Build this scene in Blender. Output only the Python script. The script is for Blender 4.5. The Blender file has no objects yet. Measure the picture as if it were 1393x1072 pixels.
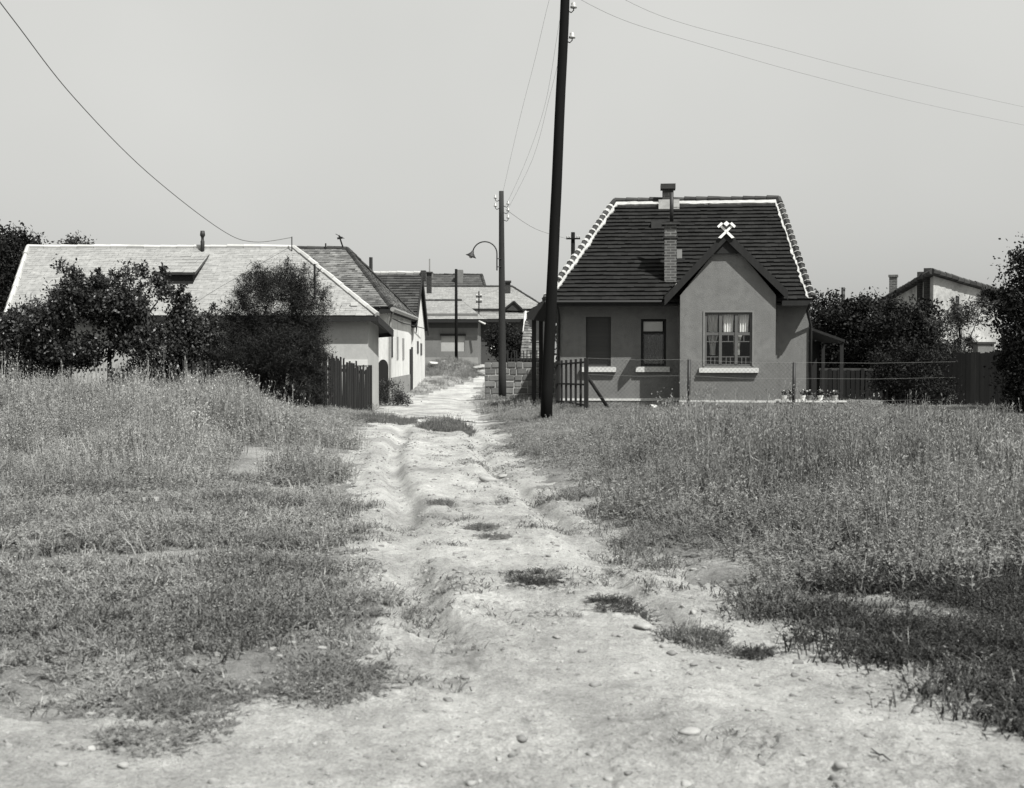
import bpy, bmesh, math, random
import numpy as np
from mathutils import Vector, Matrix
S = bpy.context.scene
C = S.collection
R = math.radians
random.seed(7); rng = np.random.default_rng(7)

# ------------------------------------------------------------ camera, sky, sun, exposure
EYE = 1.6
F = 1700.0                                   # focal length in photo pixels (photo 1393 x 1072)
TILT = math.atan(53.0 / F)
cam = bpy.data.cameras.new('camera'); co = bpy.data.objects.new('camera', cam); C.objects.link(co)
co.location = (0, 0, EYE); co.rotation_euler = (math.pi / 2 - TILT, 0, 0)
cam.sensor_width = 36; cam.lens = F * 36 / 1393; cam.clip_end = 3000; cam.clip_start = 0.05
cam.dof.use_dof = True; cam.dof.focus_distance = 34; cam.dof.aperture_fstop = 4.5
S.camera = co
SUN_EL, SUN_AZ = 54.0, 42.0                  # azimuth: degrees to the right of straight behind the camera
sx, sy, sz = math.sin(R(SUN_AZ)) * math.cos(R(SUN_EL)), -math.cos(R(SUN_AZ)) * math.cos(R(SUN_EL)), math.sin(R(SUN_EL))
sl = bpy.data.lights.new('sun', 'SUN'); sl.energy = 5.0; sl.angle = R(0.5); sl.color = (1.0, 0.995, 0.965)
so = bpy.data.objects.new('sun', sl); C.objects.link(so)
so.rotation_euler = Vector((sx, sy, sz)).to_track_quat('Z', 'Y').to_euler()
w = bpy.data.worlds.new('World'); S.world = w; w.use_nodes = True
nt = w.node_tree; bg = nt.nodes['Background']
sky = nt.nodes.new('ShaderNodeTexSky'); sky.sky_type = 'NISHITA'; sky.sun_disc = False
sky.sun_elevation = R(SUN_EL); sky.sun_rotation = math.atan2(sx, sy)
sky.air_density = 1.0; sky.dust_density = 1.5; sky.ozone_density = 1.0
# black and white film sees mostly blue and green: grey from a blue-weighted mix, slightly flattened
bwm = nt.nodes.new('ShaderNodeVectorMath'); bwm.operation = 'DOT_PRODUCT'; bwm.inputs[1].default_value = (0.15, 0.30, 0.55); nt.links.new(sky.outputs[0], bwm.inputs[0])
bw = nt.nodes.new('ShaderNodeMath'); bw.operation = 'POWER'; bw.inputs[1].default_value = 0.45; nt.links.new(bwm.outputs['Value'], bw.inputs[0])
tint = nt.nodes.new('ShaderNodeVectorMath'); tint.operation = 'SCALE'; tint.inputs[0].default_value = (1.13, 1.135, 1.095)
nt.links.new(bw.outputs[0], tint.inputs['Scale']); tcw = nt.nodes.new('ShaderNodeTexCoord'); sxyz = nt.nodes.new('ShaderNodeSeparateXYZ'); nt.links.new(tcw.outputs['Generated'], sxyz.inputs[0])
cl = nt.nodes.new('ShaderNodeTexNoise'); cl.inputs['Scale'].default_value = 1.6; cl.inputs['Detail'].default_value = 4; nt.links.new(tcw.outputs['Generated'], cl.inputs[0])   # thin veil of high haze
mrw = nt.nodes.new('ShaderNodeMapRange'); mrw.inputs[1].default_value = 0.05; mrw.inputs[2].default_value = 0.42; mrw.inputs[3].default_value = 1.0; mrw.inputs[4].default_value = 1.55; nt.links.new(sxyz.outputs[2], mrw.inputs[0])
mc = nt.nodes.new('ShaderNodeMapRange'); mc.inputs[1].default_value = 0.3; mc.inputs[2].default_value = 0.7; mc.inputs[3].default_value = 0.90; mc.inputs[4].default_value = 1.10; nt.links.new(cl.outputs['Fac'], mc.inputs[0])
mm1 = nt.nodes.new('ShaderNodeMath'); mm1.operation = 'MULTIPLY'; nt.links.new(mrw.outputs[0], mm1.inputs[0]); nt.links.new(mc.outputs[0], mm1.inputs[1])
mm2 = nt.nodes.new('ShaderNodeVectorMath'); mm2.operation = 'SCALE'; nt.links.new(tint.outputs[0], mm2.inputs[0]); nt.links.new(mm1.outputs[0], mm2.inputs['Scale']); nt.links.new(mm2.outputs[0], bg.inputs[0])
bg.inputs[1].default_value = 0.15
S.view_settings.view_transform = 'Standard'; S.view_settings.look = 'None'
S.view_settings.exposure = 0.72; S.view_settings.gamma = 1

# ------------------------------------------------------------ helpers
def ray(px, py):
    a = (px - 696.5) / F; b = (536 - py) / F
    return Vector((a, math.cos(TILT) + b * math.sin(TILT), -math.sin(TILT) + b * math.cos(TILT)))
def at(px, py, Y):
    d = ray(px, py); return Vector((0, 0, EYE)) + d * (Y / d.y)
def gpt(px, py, z=0.0):
    d = ray(px, py); return Vector((0, 0, EYE)) + d * ((z - EYE) / d.z)

class Frame:
    """a local frame on the ground: u along the front, v backwards, z up"""
    def __init__(s, O, th):
        s.O = Vector(O); s.th = th
        s.u = Vector((math.cos(th), -math.sin(th), 0)); s.v = Vector((math.sin(th), math.cos(th), 0))
    def W(s, u, v, z): return s.O + s.u * u + s.v * v + Vector((0, 0, z - s.O.z))
    def onv(s, px, py, v):
        d = ray(px, py); P0 = Vector((0, 0, EYE)); q = s.O + s.v * v
        t = (q - P0).dot(s.v) / d.dot(s.v); p = P0 + d * t
        return (p - s.O).dot(s.u), p.z
    def onu(s, px, py, u):
        d = ray(px, py); P0 = Vector((0, 0, EYE)); q = s.O + s.u * u
        t = (q - P0).dot(s.u) / d.dot(s.u); p = P0 + d * t
        return (p - s.O).dot(s.v), p.z
ID = Frame((0, 0, 0), 0)

MATS = {}
def mat(name, val, var=0.15, scale=4.0, rough=0.85, bump=0.0, bscale=40.0, island=0.0, stain=0.0, stretch=(1, 1, 1), spec=0.3, trans=0.0, streak=0.0, metallic=0.0, detail=6):
    if name in MATS: return MATS[name]
    m = bpy.data.materials.new(name); m.use_nodes = True; n = m.node_tree.nodes; l = m.node_tree.links
    b = n['Principled BSDF']; b.inputs['Roughness'].default_value = rough; b.inputs['Specular IOR Level'].default_value = spec
    b.inputs['Metallic'].default_value = metallic
    tc = n.new('ShaderNodeTexCoord'); mp = n.new('ShaderNodeMapping'); mp.inputs['Scale'].default_value = stretch
    l.new(tc.outputs['Object'], mp.inputs[0])
    def noise(sc, det=detail, rg=0.6):
        t = n.new('ShaderNodeTexNoise'); t.inputs['Scale'].default_value = sc; t.inputs['Detail'].default_value = det; t.inputs['Roughness'].default_value = rg
        l.new(mp.outputs[0], t.inputs['Vector']); return t.outputs['Fac']
    def mth(op, a, c):
        x = n.new('ShaderNodeMath'); x.operation = op
        for i, q in enumerate((a, c)):
            if isinstance(q, (int, float)): x.inputs[i].default_value = q
            else: l.new(q, x.inputs[i])
        return x.outputs[0]
    v = mth('ADD', mth('MULTIPLY', mth('SUBTRACT', noise(scale), 0.5), 2 * var * 2), 1.0)
    v = mth('ADD', v, mth('MULTIPLY', mth('SUBTRACT', noise(scale * 9, 3), 0.5), var * 1.6))
    if stain:
        mr = n.new('ShaderNodeMapRange'); mr.inputs[1].default_value = 0.5; mr.inputs[2].default_value = 0.68; mr.inputs[3].default_value = 1; mr.inputs[4].default_value = 1 - stain
        l.new(noise(scale * 0.5, 8, 0.68), mr.inputs[0]); v = mth('MULTIPLY', v, mr.outputs[0])
    if streak:
        m2 = n.new('ShaderNodeMapping'); m2.inputs['Scale'].default_value = (5, 5, .35); l.new(tc.outputs['Object'], m2.inputs[0]); t2 = n.new('ShaderNodeTexNoise'); t2.inputs['Scale'].default_value = 1.0; t2.inputs['Detail'].default_value = 7; t2.inputs['Roughness'].default_value = .7; l.new(m2.outputs[0], t2.inputs[0])
        r2 = n.new('ShaderNodeMapRange'); r2.inputs[1].default_value = .42; r2.inputs[2].default_value = .68; r2.inputs[3].default_value = 1 + streak * .3; r2.inputs[4].default_value = 1 - streak; l.new(t2.outputs['Fac'], r2.inputs[0]); v = mth('MULTIPLY', v, r2.outputs[0])
    if island:
        g = n.new('ShaderNodeNewGeometry')
        v = mth('MULTIPLY', v, mth('ADD', mth('MULTIPLY', mth('SUBTRACT', g.outputs['Random Per Island'], 0.5), 2 * island), 1.0))
    v = mth('MAXIMUM', mth('MULTIPLY', v, val), 0.004)
    cb = n.new('ShaderNodeCombineColor'); l.new(v, cb.inputs[0]); l.new(v, cb.inputs[1]); l.new(mth('MULTIPLY', v, 0.97), cb.inputs[2])
    l.new(cb.outputs[0], b.inputs['Base Color'])
    if bump:
        bn = n.new('ShaderNodeBump'); bn.inputs['Strength'].default_value = min(bump * 20, 1); bn.inputs['Distance'].default_value = bump
        l.new(noise(bscale, 5), bn.inputs['Height']); l.new(bn.outputs[0], b.inputs['Normal'])
    if trans:
        tr = n.new('ShaderNodeBsdfTranslucent'); l.new(cb.outputs[0], tr.inputs[0])
        mx = n.new('ShaderNodeMixShader'); mx.inputs[0].default_value = trans
        l.new(b.outputs[0], mx.inputs[1]); l.new(tr.outputs[0], mx.inputs[2]); l.new(mx.outputs[0], n['Material Output'].inputs[0])
    MATS[name] = m; return m
def brick_mat(name, va, vb, mortar, bw_=0.25, bh=0.075, ms=0.012, rot=(math.pi / 2, 0, 0), bump=0.01):
    if name in MATS: return MATS[name]
    m = mat(name, va, 0.35, 2.5, 0.9, stain=.4); n = m.node_tree.nodes; l = m.node_tree.links; b = n['Principled BSDF']
    base = b.inputs['Base Color'].links[0].from_socket
    tc = n.new('ShaderNodeTexCoord'); mp = n.new('ShaderNodeMapping'); mp.inputs['Rotation'].default_value = rot
    l.new(tc.outputs['Object'], mp.inputs[0])
    br = n.new('ShaderNodeTexBrick'); l.new(mp.outputs[0], br.inputs['Vector'])
    br.inputs['Color1'].default_value = (1, 1, 1, 1); br.inputs['Color2'].default_value = (vb / va,) * 3 + (1,); br.inputs['Mortar'].default_value = (mortar / va,) * 3 + (1,)
    br.inputs['Scale'].default_value = 1; br.inputs['Brick Width'].default_value = bw_; br.inputs['Row Height'].default_value = bh; br.inputs['Mortar Size'].default_value = ms
    vm = n.new('ShaderNodeVectorMath'); vm.operation = 'MULTIPLY'; l.new(base, vm.inputs[0]); l.new(br.outputs['Color'], vm.inputs[1]); l.new(vm.outputs[0], b.inputs['Base Color'])
    bn = n.new('ShaderNodeBump'); bn.invert = True; bn.inputs['Distance'].default_value = bump; l.new(br.outputs['Fac'], bn.inputs['Height']); l.new(bn.outputs[0], b.inputs['Normal'])
    return m
def glass_mat():
    if 'glass' in MATS: return MATS['glass']
    m = bpy.data.materials.new('glass'); m.use_nodes = True; n = m.node_tree.nodes; l = m.node_tree.links
    g = n.new('ShaderNodeBsdfGlossy'); g.inputs['Roughness'].default_value = 0.03; t = n.new('ShaderNodeBsdfTransparent'); t.inputs[0].default_value = (0.97, 0.97, 0.97, 1)
    f = n.new('ShaderNodeFresnel'); f.inputs[0].default_value = 1.5; mx = n.new('ShaderNodeMixShader')
    l.new(f.outputs[0], mx.inputs[0]); l.new(t.outputs[0], mx.inputs[1]); l.new(g.outputs[0], mx.inputs[2]); l.new(mx.outputs[0], n['Material Output'].inputs[0])
    MATS['glass'] = m; return m

WM = {}                                            # world matrix of every object made here
def tag(o, label=None, cat=None, group=None, kind=None):
    if label: o['label'] = label
    if cat: o['category'] = cat
    if group: o['group'] = group
    if kind: o['kind'] = kind
    return o
def thing(name, label, cat, loc=(0, 0, 0), th=0.0, group=None):
    o = bpy.data.objects.new(name, None); o.empty_display_size = 0.3; C.objects.link(o)
    o.location = loc; o.rotation_euler = (0, 0, -th)
    WM[o] = Matrix.Translation(Vector(loc)) @ Matrix.Rotation(-th, 4, 'Z')
    return tag(o, label, cat, group)
def link_mesh(name, me, material, parent=None, loc=None, smooth=False):
    """me is in world coordinates; it is moved into the frame of its parent (or of loc)"""
    o = bpy.data.objects.new(name, me); C.objects.link(o)
    if parent is not None:
        o.parent = parent; M = WM[parent]
    else:
        M = Matrix.Translation(Vector(loc)) if loc is not None else Matrix.Identity(4); o.matrix_world = M
    WM[o] = M
    if M != Matrix.Identity(4): me.transform(M.inverted())
    me.materials.append(material)
    if smooth: me.polygons.foreach_set('use_smooth', [True] * len(me.polygons))
    return o
def npmesh(name, V, Fa):
    """V (n,3); Fa (m,k) uniform faces"""
    me = bpy.data.meshes.new(name); V = np.ascontiguousarray(V, dtype=np.float32); Fa = np.ascontiguousarray(Fa, dtype=np.int32)
    m, k = Fa.shape
    me.vertices.add(len(V)); me.vertices.foreach_set('co', V.ravel())
    me.loops.add(m * k); me.loops.foreach_set('vertex_index', Fa.ravel())
    me.polygons.add(m); me.polygons.foreach_set('loop_start', np.arange(0, m * k, k, dtype=np.int32)); me.polygons.foreach_set('loop_total', np.full(m, k, dtype=np.int32))
    me.update(calc_edges=True); return me

class MB:
    def __init__(s): s.v = []; s.f = []
    def add(s, vs, fs):
        b = len(s.v); s.v += [Vector(p) for p in vs]; s.f += [tuple(i + b for i in f) for f in fs]; return s
    def poly(s, *ps): return s.add(ps, [tuple(range(len(ps)))])
    def box(s, fr, u0, u1, v0, v1, z0, z1):
        vs = [fr.W(u, v, z) for z in (z0, z1) for (u, v) in ((u0, v0), (u1, v0), (u1, v1), (u0, v1))]
        return s.add(vs, [(3, 2, 1, 0), (4, 5, 6, 7), (0, 1, 5, 4), (1, 2, 6, 5), (2, 3, 7, 6), (3, 0, 4, 7)])
    def bar(s, p, q, wd, dp, up=(0, 0, 1)):
        """a board from p to q: wd across (perpendicular to up), dp along up"""
        p = Vector(p); q = Vector(q); d = (q - p).normalized(); up = Vector(up); a = d.cross(up).normalized(); b = a.cross(d)
        vs = [e + a * x * wd / 2 + b * y * dp / 2 for e in (p, q) for (x, y) in ((-1, -1), (1, -1), (1, 1), (-1, 1))]
        return s.add(vs, [(3, 2, 1, 0), (4, 5, 6, 7), (0, 1, 5, 4), (1, 2, 6, 5), (2, 3, 7, 6), (3, 0, 4, 7)])
    def prism(s, pts, off):
        """a closed polygon given thickness by off"""
        n = len(pts); off = Vector(off); vs = [Vector(p) for p in pts] + [Vector(p) + off for p in pts]
        return s.add(vs, [tuple(range(n))[::-1], tuple(range(n, 2 * n))] + [(i, (i + 1) % n, n + (i + 1) % n, n + i) for i in range(n)])
    def tube(s, pts, rad, seg=8, cap=True):
        pts = [Vector(p) for p in pts]; n = len(pts); rr = rad if isinstance(rad, (list, tuple)) else [rad] * n
        vs = []; prev = None
        for i, p in enumerate(pts):
            d = (pts[min(i + 1, n - 1)] - pts[max(i - 1, 0)]).normalized()
            a = (prev - d * prev.dot(d)).normalized() if prev is not None else d.orthogonal().normalized()
            prev = a; b = d.cross(a)
            vs += [p + (a * math.cos(2 * math.pi * k / seg) + b * math.sin(2 * math.pi * k / seg)) * rr[i] for k in range(seg)]
        fs = [(i * seg + k, i * seg + (k + 1) % seg, (i + 1) * seg + (k + 1) % seg, (i + 1) * seg + k) for i in range(n - 1) for k in range(seg)]
        if cap: fs += [tuple(range(seg))[::-1], tuple(range((n - 1) * seg, n * seg))]
        return s.add(vs, fs)
    def build(s, name, material, parent=None, loc=None, smooth=False):
        me = bpy.data.meshes.new(name); me.from_pydata([tuple(v) for v in s.v], [], s.f); me.update()
        if not smooth:
            bm = bmesh.new(); bm.from_mesh(me); bmesh.ops.recalc_face_normals(bm, faces=bm.faces); bm.to_mesh(me); bm.free()
        return link_mesh(name, me, material, parent, loc, smooth)

def wall_skin(mb, fr, v, u0, u1, z0, z1, holes, depth, flip=1):
    """a wall face on plane v with openings and their reveals (into +v * flip)"""
    us = sorted({u0, u1, *[h[0] for h in holes], *[h[1] for h in holes]}); zs = sorted({z0, z1, *[h[2] for h in holes], *[h[3] for h in holes]})
    for a, b in zip(us, us[1:]):
        for c, d in zip(zs, zs[1:]):
            mu, mz = (a + b) / 2, (c + d) / 2
            if any(h[0] < mu < h[1] and h[2] < mz < h[3] for h in holes): continue
            mb.poly(fr.W(a, v, c), fr.W(b, v, c), fr.W(b, v, d), fr.W(a, v, d))
    w_ = v + depth * flip
    for (a, b, c, d) in holes:
        mb.poly(fr.W(a, v, c), fr.W(a, v, d), fr.W(a, w_, d), fr.W(a, w_, c)); mb.poly(fr.W(b, v, d), fr.W(b, v, c), fr.W(b, w_, c), fr.W(b, w_, d))
        mb.poly(fr.W(a, v, d), fr.W(b, v, d), fr.W(b, w_, d), fr.W(a, w_, d)); mb.poly(fr.W(b, v, c), fr.W(a, v, c), fr.W(a, w_, c), fr.W(b, w_, c))

def tiles(mb, A, B, Cc, D, rows, tw, lip=0.03, jit=0.006, scallop=0.0):
    """courses of tiles on the slope A(eave left) B(eave right) Cc(top right) D(top left)"""
    A, B, Cc, D = map(Vector, (A, B, Cc, D)); n = (B - A).cross(D - A)
    if n.length < 1e-6: n = (B - A).cross(Cc - A)
    n.normalize()
    if n.z < 0: n = -n
    ax = (B - A).normalized()
    for r in range(rows):
        t0, t1 = r / rows, (r + 1) / rows
        L0, L1, R0, R1 = A.lerp(D, t0), A.lerp(D, t1), B.lerp(Cc, t0), B.lerp(Cc, t1)
        s0, s1, e0, e1 = [(p - A).dot(ax) for p in (L0, L1, R0, R1)]
        lo, hi = min(s0, s1), max(e0, e1); k0 = math.floor(lo / tw - 0.5 * (r % 2)); k = k0
        ly0 = L0 - ax * s0; ly1 = L1 - ax * s1
        while (k + 0.5 * (r % 2)) * tw < hi:
            a = (k + 0.5 * (r % 2)) * tw; b = a + tw * 0.985; k += 1
            a0, b0 = max(a, s0), min(b, e0); a1, b1 = max(a, s1), min(b, e1)
            if b0 - a0 < 0.01 and b1 - a1 < 0.01: continue
            if b0 < a0: b0 = a0 = (a0 + b0) / 2
            if b1 < a1: b1 = a1 = (a1 + b1) / 2
            j = random.uniform(-jit, jit); j2 = random.uniform(-jit, jit); up = n * (lip + j); dn = (ly0 - ly1).normalized() * random.uniform(-jit, jit) * 1.5
            p0, p1, p2, p3 = ly0 + ax * a0 + up + dn, ly0 + ax * b0 + up + n * j2 + dn, ly1 + ax * b1 + n * 0.004, ly1 + ax * a1 + n * 0.004
            q0, q1 = p0 - n * lip * 0.95, p1 - n * lip * 0.95
            mb.add([p0, p1, p2, p3, q0, q1], [(0, 1, 2, 3), (4, 5, 1, 0)])
def slab(mb, pts, th=0.06, gap=0.006):
    """solid sheet under the tiles"""
    pts = [Vector(p) for p in pts]; n = (pts[1] - pts[0]).cross(pts[-1] - pts[0])
    if n.length < 1e-5: n = (pts[2] - pts[0]).cross(pts[1] - pts[0])
    n.normalize()
    if n.z < 0: n = -n
    mb.prism([p - n * gap for p in pts], -n * th)
def ridge_caps(mb, p, q, r=0.1, step=0.36, seg=6):
    p = Vector(p); q = Vector(q); L = (q - p).length; n = max(1, int(L / step)); d = (q - p) / n
    for i in range(n):
        a = p + d * i; b = p + d * (i + 1.04); o = Vector((0, 0, random.uniform(-.012, .012)))
        mb.tube([a + o, b + o], [r * 1.08, r * 0.9], seg)

# value noise
_perm = rng.random((256, 256))
def vn(x, y, s=1.0, o=0):
    x = np.asarray(x) * s + o * 17.3 + 1000; y = np.asarray(y) * s + o * 9.1 + 1000
    xi = np.floor(x).astype(int); yi = np.floor(y).astype(int); fx = x - xi; fy = y - yi
    fx = fx * fx * (3 - 2 * fx); fy = fy * fy * (3 - 2 * fy)
    g = lambda a, b: _perm[a % 256, b % 256]
    return (g(xi, yi) * (1 - fx) + g(xi + 1, yi) * fx) * (1 - fy) + (g(xi, yi + 1) * (1 - fx) + g(xi + 1, yi + 1) * fx) * fy
def fbm(x, y, s=1.0, oc=4, o=0):
    v = 0; a = 1; t = 0
    for i in range(oc): v = v + a * vn(x, y, s * 2 ** i, o + i * 3); t += a; a *= 0.55
    return v / t
def sstep(a, b, x): t = np.clip((x - a) / (b - a), 0, 1); return t * t * (3 - 2 * t)
def inpoly(x, y, poly):
    x = np.asarray(x, float); y = np.asarray(y, float); c = np.zeros(x.shape, bool); n = len(poly)
    for i in range(n):
        x1, y1 = poly[i]; x2, y2 = poly[(i + 1) % n]
        if y1 == y2: continue
        k = ((y1 > y) != (y2 > y)) & (x < (x2 - x1) * (y - y1) / (y2 - y1) + x1); c ^= k
    return c
def G(pts, z=0): return [tuple(gpt(px, py, z)[:2]) for px, py in pts]

# ------------------------------------------------------------ land layout, metres (left and right edge of the track against distance)
LE = [(80, -6), (64, -1.9), (58, -2.0), (54, -2.7), (50, -3.5), (46, -3.9), (38, -3.9), (33, -3.6), (29, -3.1), (22, -2.75), (17, -2.25), (13.5, -1.65), (11.3, -1.5), (10.2, -1.35), (9.2, -1.2), (8.3, -1.0), (7.0, -0.85), (6.2, -0.8), (5.75, -1.3), (5.5, -2.0), (5.6, -3.6), (6.0, -6), (6.2, -30)]
RE = [(80, 3), (70, -1.0), (64, -1.2), (58, -1.25), (54, -1.4), (46, -1.55), (34, -0.9), (26, -0.4), (20, -0.05), (15.5, 0.45), (12, 0.95), (10.3, 1.2), (9.0, 1.35), (8.0, 1.5), (7.2, 1.75), (6.6, 1.95), (6.0, 2.05), (5.5, 2.25), (5.2, 2.45), (4.9, 3.5), (4.7, 9), (4.6, 30)]
road_poly = LE + [(-60, 4.5)] * 0
ROAD = [(x, y) for y, x in LE] + [(-30, 3.0), (-6, -4), (30, -4)] + [(x, y) for y, x in RE[::-1]]
LX = lambda y: np.interp(y, [p[0] for p in sorted(LE[:18])], [p[1] for p in sorted(LE[:18])])
RX = lambda y: np.interp(y, [p[0] for p in sorted(RE)], [p[1] for p in sorted(RE)])
def road_mask(x, y, j=0.35):
    amp = j * np.clip(np.asarray(y) / 12, 0.7, 1.5)
    nx = (fbm(x, y, 1.6, 4, 5) - 0.5) * 2 * amp; ny = (fbm(x, y, 1.4, 4, 9) - 0.5) * 2 * amp
    return inpoly(x + nx, y + ny, ROAD)
BARE = [G([(338, 632), (382, 630), (378, 655), (345, 668), (320, 680), (318, 672), (335, 662)])]
def gz(x, y):
    x = np.asarray(x, float); y = np.asarray(y, float)
    z = 1.0 * sstep(46, 76, y)
    edge = np.minimum(x - LX(y), RX(y) - x)                      # positive inside the track
    out = sstep(0.0, 1.6, -edge) * sstep(6.5, 11, y)
    z = z + out * 0.10
    z = z + 0.30 * np.exp(-((x + 7.0) / 4.5) ** 2 - ((y - 25) / 7.5) ** 2)
    z = z + 0.14 * np.exp(-((x - 8) / 6) ** 2 - ((y - 20) / 7) ** 2)
    c = (LX(y) + RX(y)) / 2
    near = np.exp(-np.maximum(y - 30, 0) / 15) * sstep(4, 10, y)
    nearr = np.exp(-np.maximum(y - 24, 0) / 10) * sstep(3.5, 8, y) * (.35 + 1.1 * sstep(.38, .6, fbm(x * .2, y, .35, 3, 23)))
    wv = (fbm(x, y, 0.12, 2, 21) - 0.5) * 0.5
    for off in (-0.75, 0.7):
        z = z - 0.075 * nearr * np.exp(-(((x - c - off - wv) / 0.14) ** 2) ** 1.5) + 0.02 * nearr * np.exp(-((np.abs(x - c - off - wv) - .3) / 0.12) ** 2)
    z = z - 0.08 * near * np.exp(-((x - RX(y) + 0.25 - wv) / 0.35) ** 2)        # washed out gully on the right side
    fade = np.exp(-np.hypot(x, y) / 60)
    z = z + (fbm(x, y, 0.55, 3, 1) - 0.5) * 0.06 * sstep(3, 7, np.hypot(x, y)) * fade
    z = z + (fbm(x, y, 3.2, 4, 2) - 0.5) * 0.035 * np.exp(-np.hypot(x, y) / 22)
    z = z + np.maximum(fbm(x, y, 11.0, 3, 8) - 0.52, 0) * 0.10 * sstep(.45, .6, fbm(x, y, 1.1, 3, 18)) * np.exp(-np.hypot(x, y) / 20)
    nr_ = np.exp(-np.hypot(x, y) / 22)
    z = z + (fbm(x, y, 16.0, 3, 28) - 0.5) * 0.020 * nr_ + (fbm(x * 1.0, y, 6.0, 3, 38) - 0.5) * 0.018 * nr_
    z = z - 0.018 * sstep(.62, .70, fbm(x, y, 2.6, 4, 48)) * nr_
    return z
def g1(x, y): return float(gz(np.array([x]), np.array([y]))[0])

# ground: one fan-shaped sheet to the horizon, the bare track cut out of it as a sheet of its own
r = np.concatenate([[0.0], np.geomspace(1.2, 3.6, 24)[:-1], np.geomspace(3.6, 40, 860)[:-1], np.geomspace(40, 900, 120)])
th = np.concatenate([np.linspace(R(-30), R(30), 560), np.linspace(R(30), R(330), 120)[1:-1]])
rr, tt = np.meshgrid(r, th, indexing='ij'); X = rr * np.sin(tt); Yg = rr * np.cos(tt); Z = gz(X, Yg)
nr, nth = X.shape; V = np.stack([X.ravel(), Yg.ravel(), Z.ravel()], 1)
i, j = np.meshgrid(np.arange(nr - 1), np.arange(nth), indexing='ij'); j2 = (j + 1) % nth
FA = np.stack([(i * nth + j).ravel(), (i * nth + j2).ravel(), ((i + 1) * nth + j2).ravel(), ((i + 1) * nth + j).ravel()], 1)[:, ::-1]
cx = V[FA].mean(1); isroad = road_mask(cx[:, 0], cx[:, 1]) & (cx[:, 1] > 1.5) & (np.abs(cx[:, 0]) < 28)
for b in BARE: isroad |= False

def ground_mat(name, light, dark, lo, hi, sc):
    m = bpy.data.materials.new(name); m.use_nodes = True; n = m.node_tree.nodes; l = m.node_tree.links; b = n['Principled BSDF']
    b.inputs['Roughness'].default_value = 0.95; b.inputs['Specular IOR Level'].default_value = 0.15
    tc = n.new('ShaderNodeTexCoord')
    def noise(s_, d=8, rg=0.65, st=(1, 1, 1)):
        mp = n.new('ShaderNodeMapping'); mp.inputs['Scale'].default_value = st; l.new(tc.outputs['Object'], mp.inputs[0])
        t = n.new('ShaderNodeTexNoise'); t.inputs['Scale'].default_value = s_; t.inputs['Detail'].default_value = d; t.inputs['Roughness'].default_value = rg; l.new(mp.outputs[0], t.inputs[0]); return t.outputs['Fac']
    def mr(s_, a, c, d, e):
        x = n.new('ShaderNodeMapRange'); x.inputs[1].default_value = a; x.inputs[2].default_value = c; x.inputs[3].default_value = d; x.inputs[4].default_value = e; l.new(s_, x.inputs[0]); return x.outputs[0]
    def mul(a, c):
        x = n.new('ShaderNodeMath'); x.operation = 'MULTIPLY'; l.new(a, x.inputs[0])
        if isinstance(c, float): x.inputs[1].default_value = c
        else: l.new(c, x.inputs[1])
        return x.outputs[0]
    v = mr(noise(sc), lo, hi, light, dark)
    v = mul(v, mr(noise(9, 8, 0.75), 0.3, 0.72, 1.18, 0.82)); v = mul(v, mr(noise(70, 4, 0.75), 0.32, 0.68, 0.70, 1.26)); v = mul(v, mr(noise(1.7, 9, 0.75, (1, .6, 1)), 0.40, 0.64, 1.10, 0.68)); v = mul(v, mr(noise(28, 3, 0.6), 0.60, 0.70, 1.0, 0.55))
    v = mul(v, mr(noise(3.2, 9, 0.75, (1, 0.45, 1)), 0.56, 0.68, 1.0, 0.62))
    vo = n.new('ShaderNodeTexVoronoi'); vo.inputs['Scale'].default_value = 34; l.new(tc.outputs['Object'], vo.inputs[0])
    v = mul(v, mr(vo.outputs['Distance'], 0.05, 0.16, 0.72, 1.0))
    cb = n.new('ShaderNodeCombineColor'); l.new(v, cb.inputs[0]); l.new(v, cb.inputs[1]); l.new(mul(v, 0.97), cb.inputs[2]); l.new(cb.outputs[0], b.inputs['Base Color'])
    b1 = n.new('ShaderNodeBump'); b1.inputs['Distance'].default_value = 0.06; l.new(noise(16, 8, 0.7), b1.inputs['Height'])
    b2 = n.new('ShaderNodeBump'); b2.inputs['Distance'].default_value = 0.015; l.new(noise(90, 4), b2.inputs['Height']); l.new(b1.outputs[0], b2.inputs['Normal']); l.new(b2.outputs[0], b.inputs['Normal'])
    return m
M_dirt = ground_mat('dry_dirt', 0.46, 0.32, 0.42, 0.66, 0.55); M_soil = ground_mat('weedy_soil', 0.32, 0.17, 0.38, 0.6, 0.8)
def sub(FAx, name, m, label):
    u, inv = np.unique(FAx, return_inverse=True); me = npmesh(name, V[u], inv.reshape(FAx.shape)); o = link_mesh(name, me, m, smooth=True)
    tag(o, label, None, None, 'structure'); return o
sub(FA[~isroad], 'ground', M_soil, 'rough weedy ground of the vacant land'); sub(FA[isroad], 'dirt_road', M_dirt, 'pale rutted dirt track running to the houses')

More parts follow.
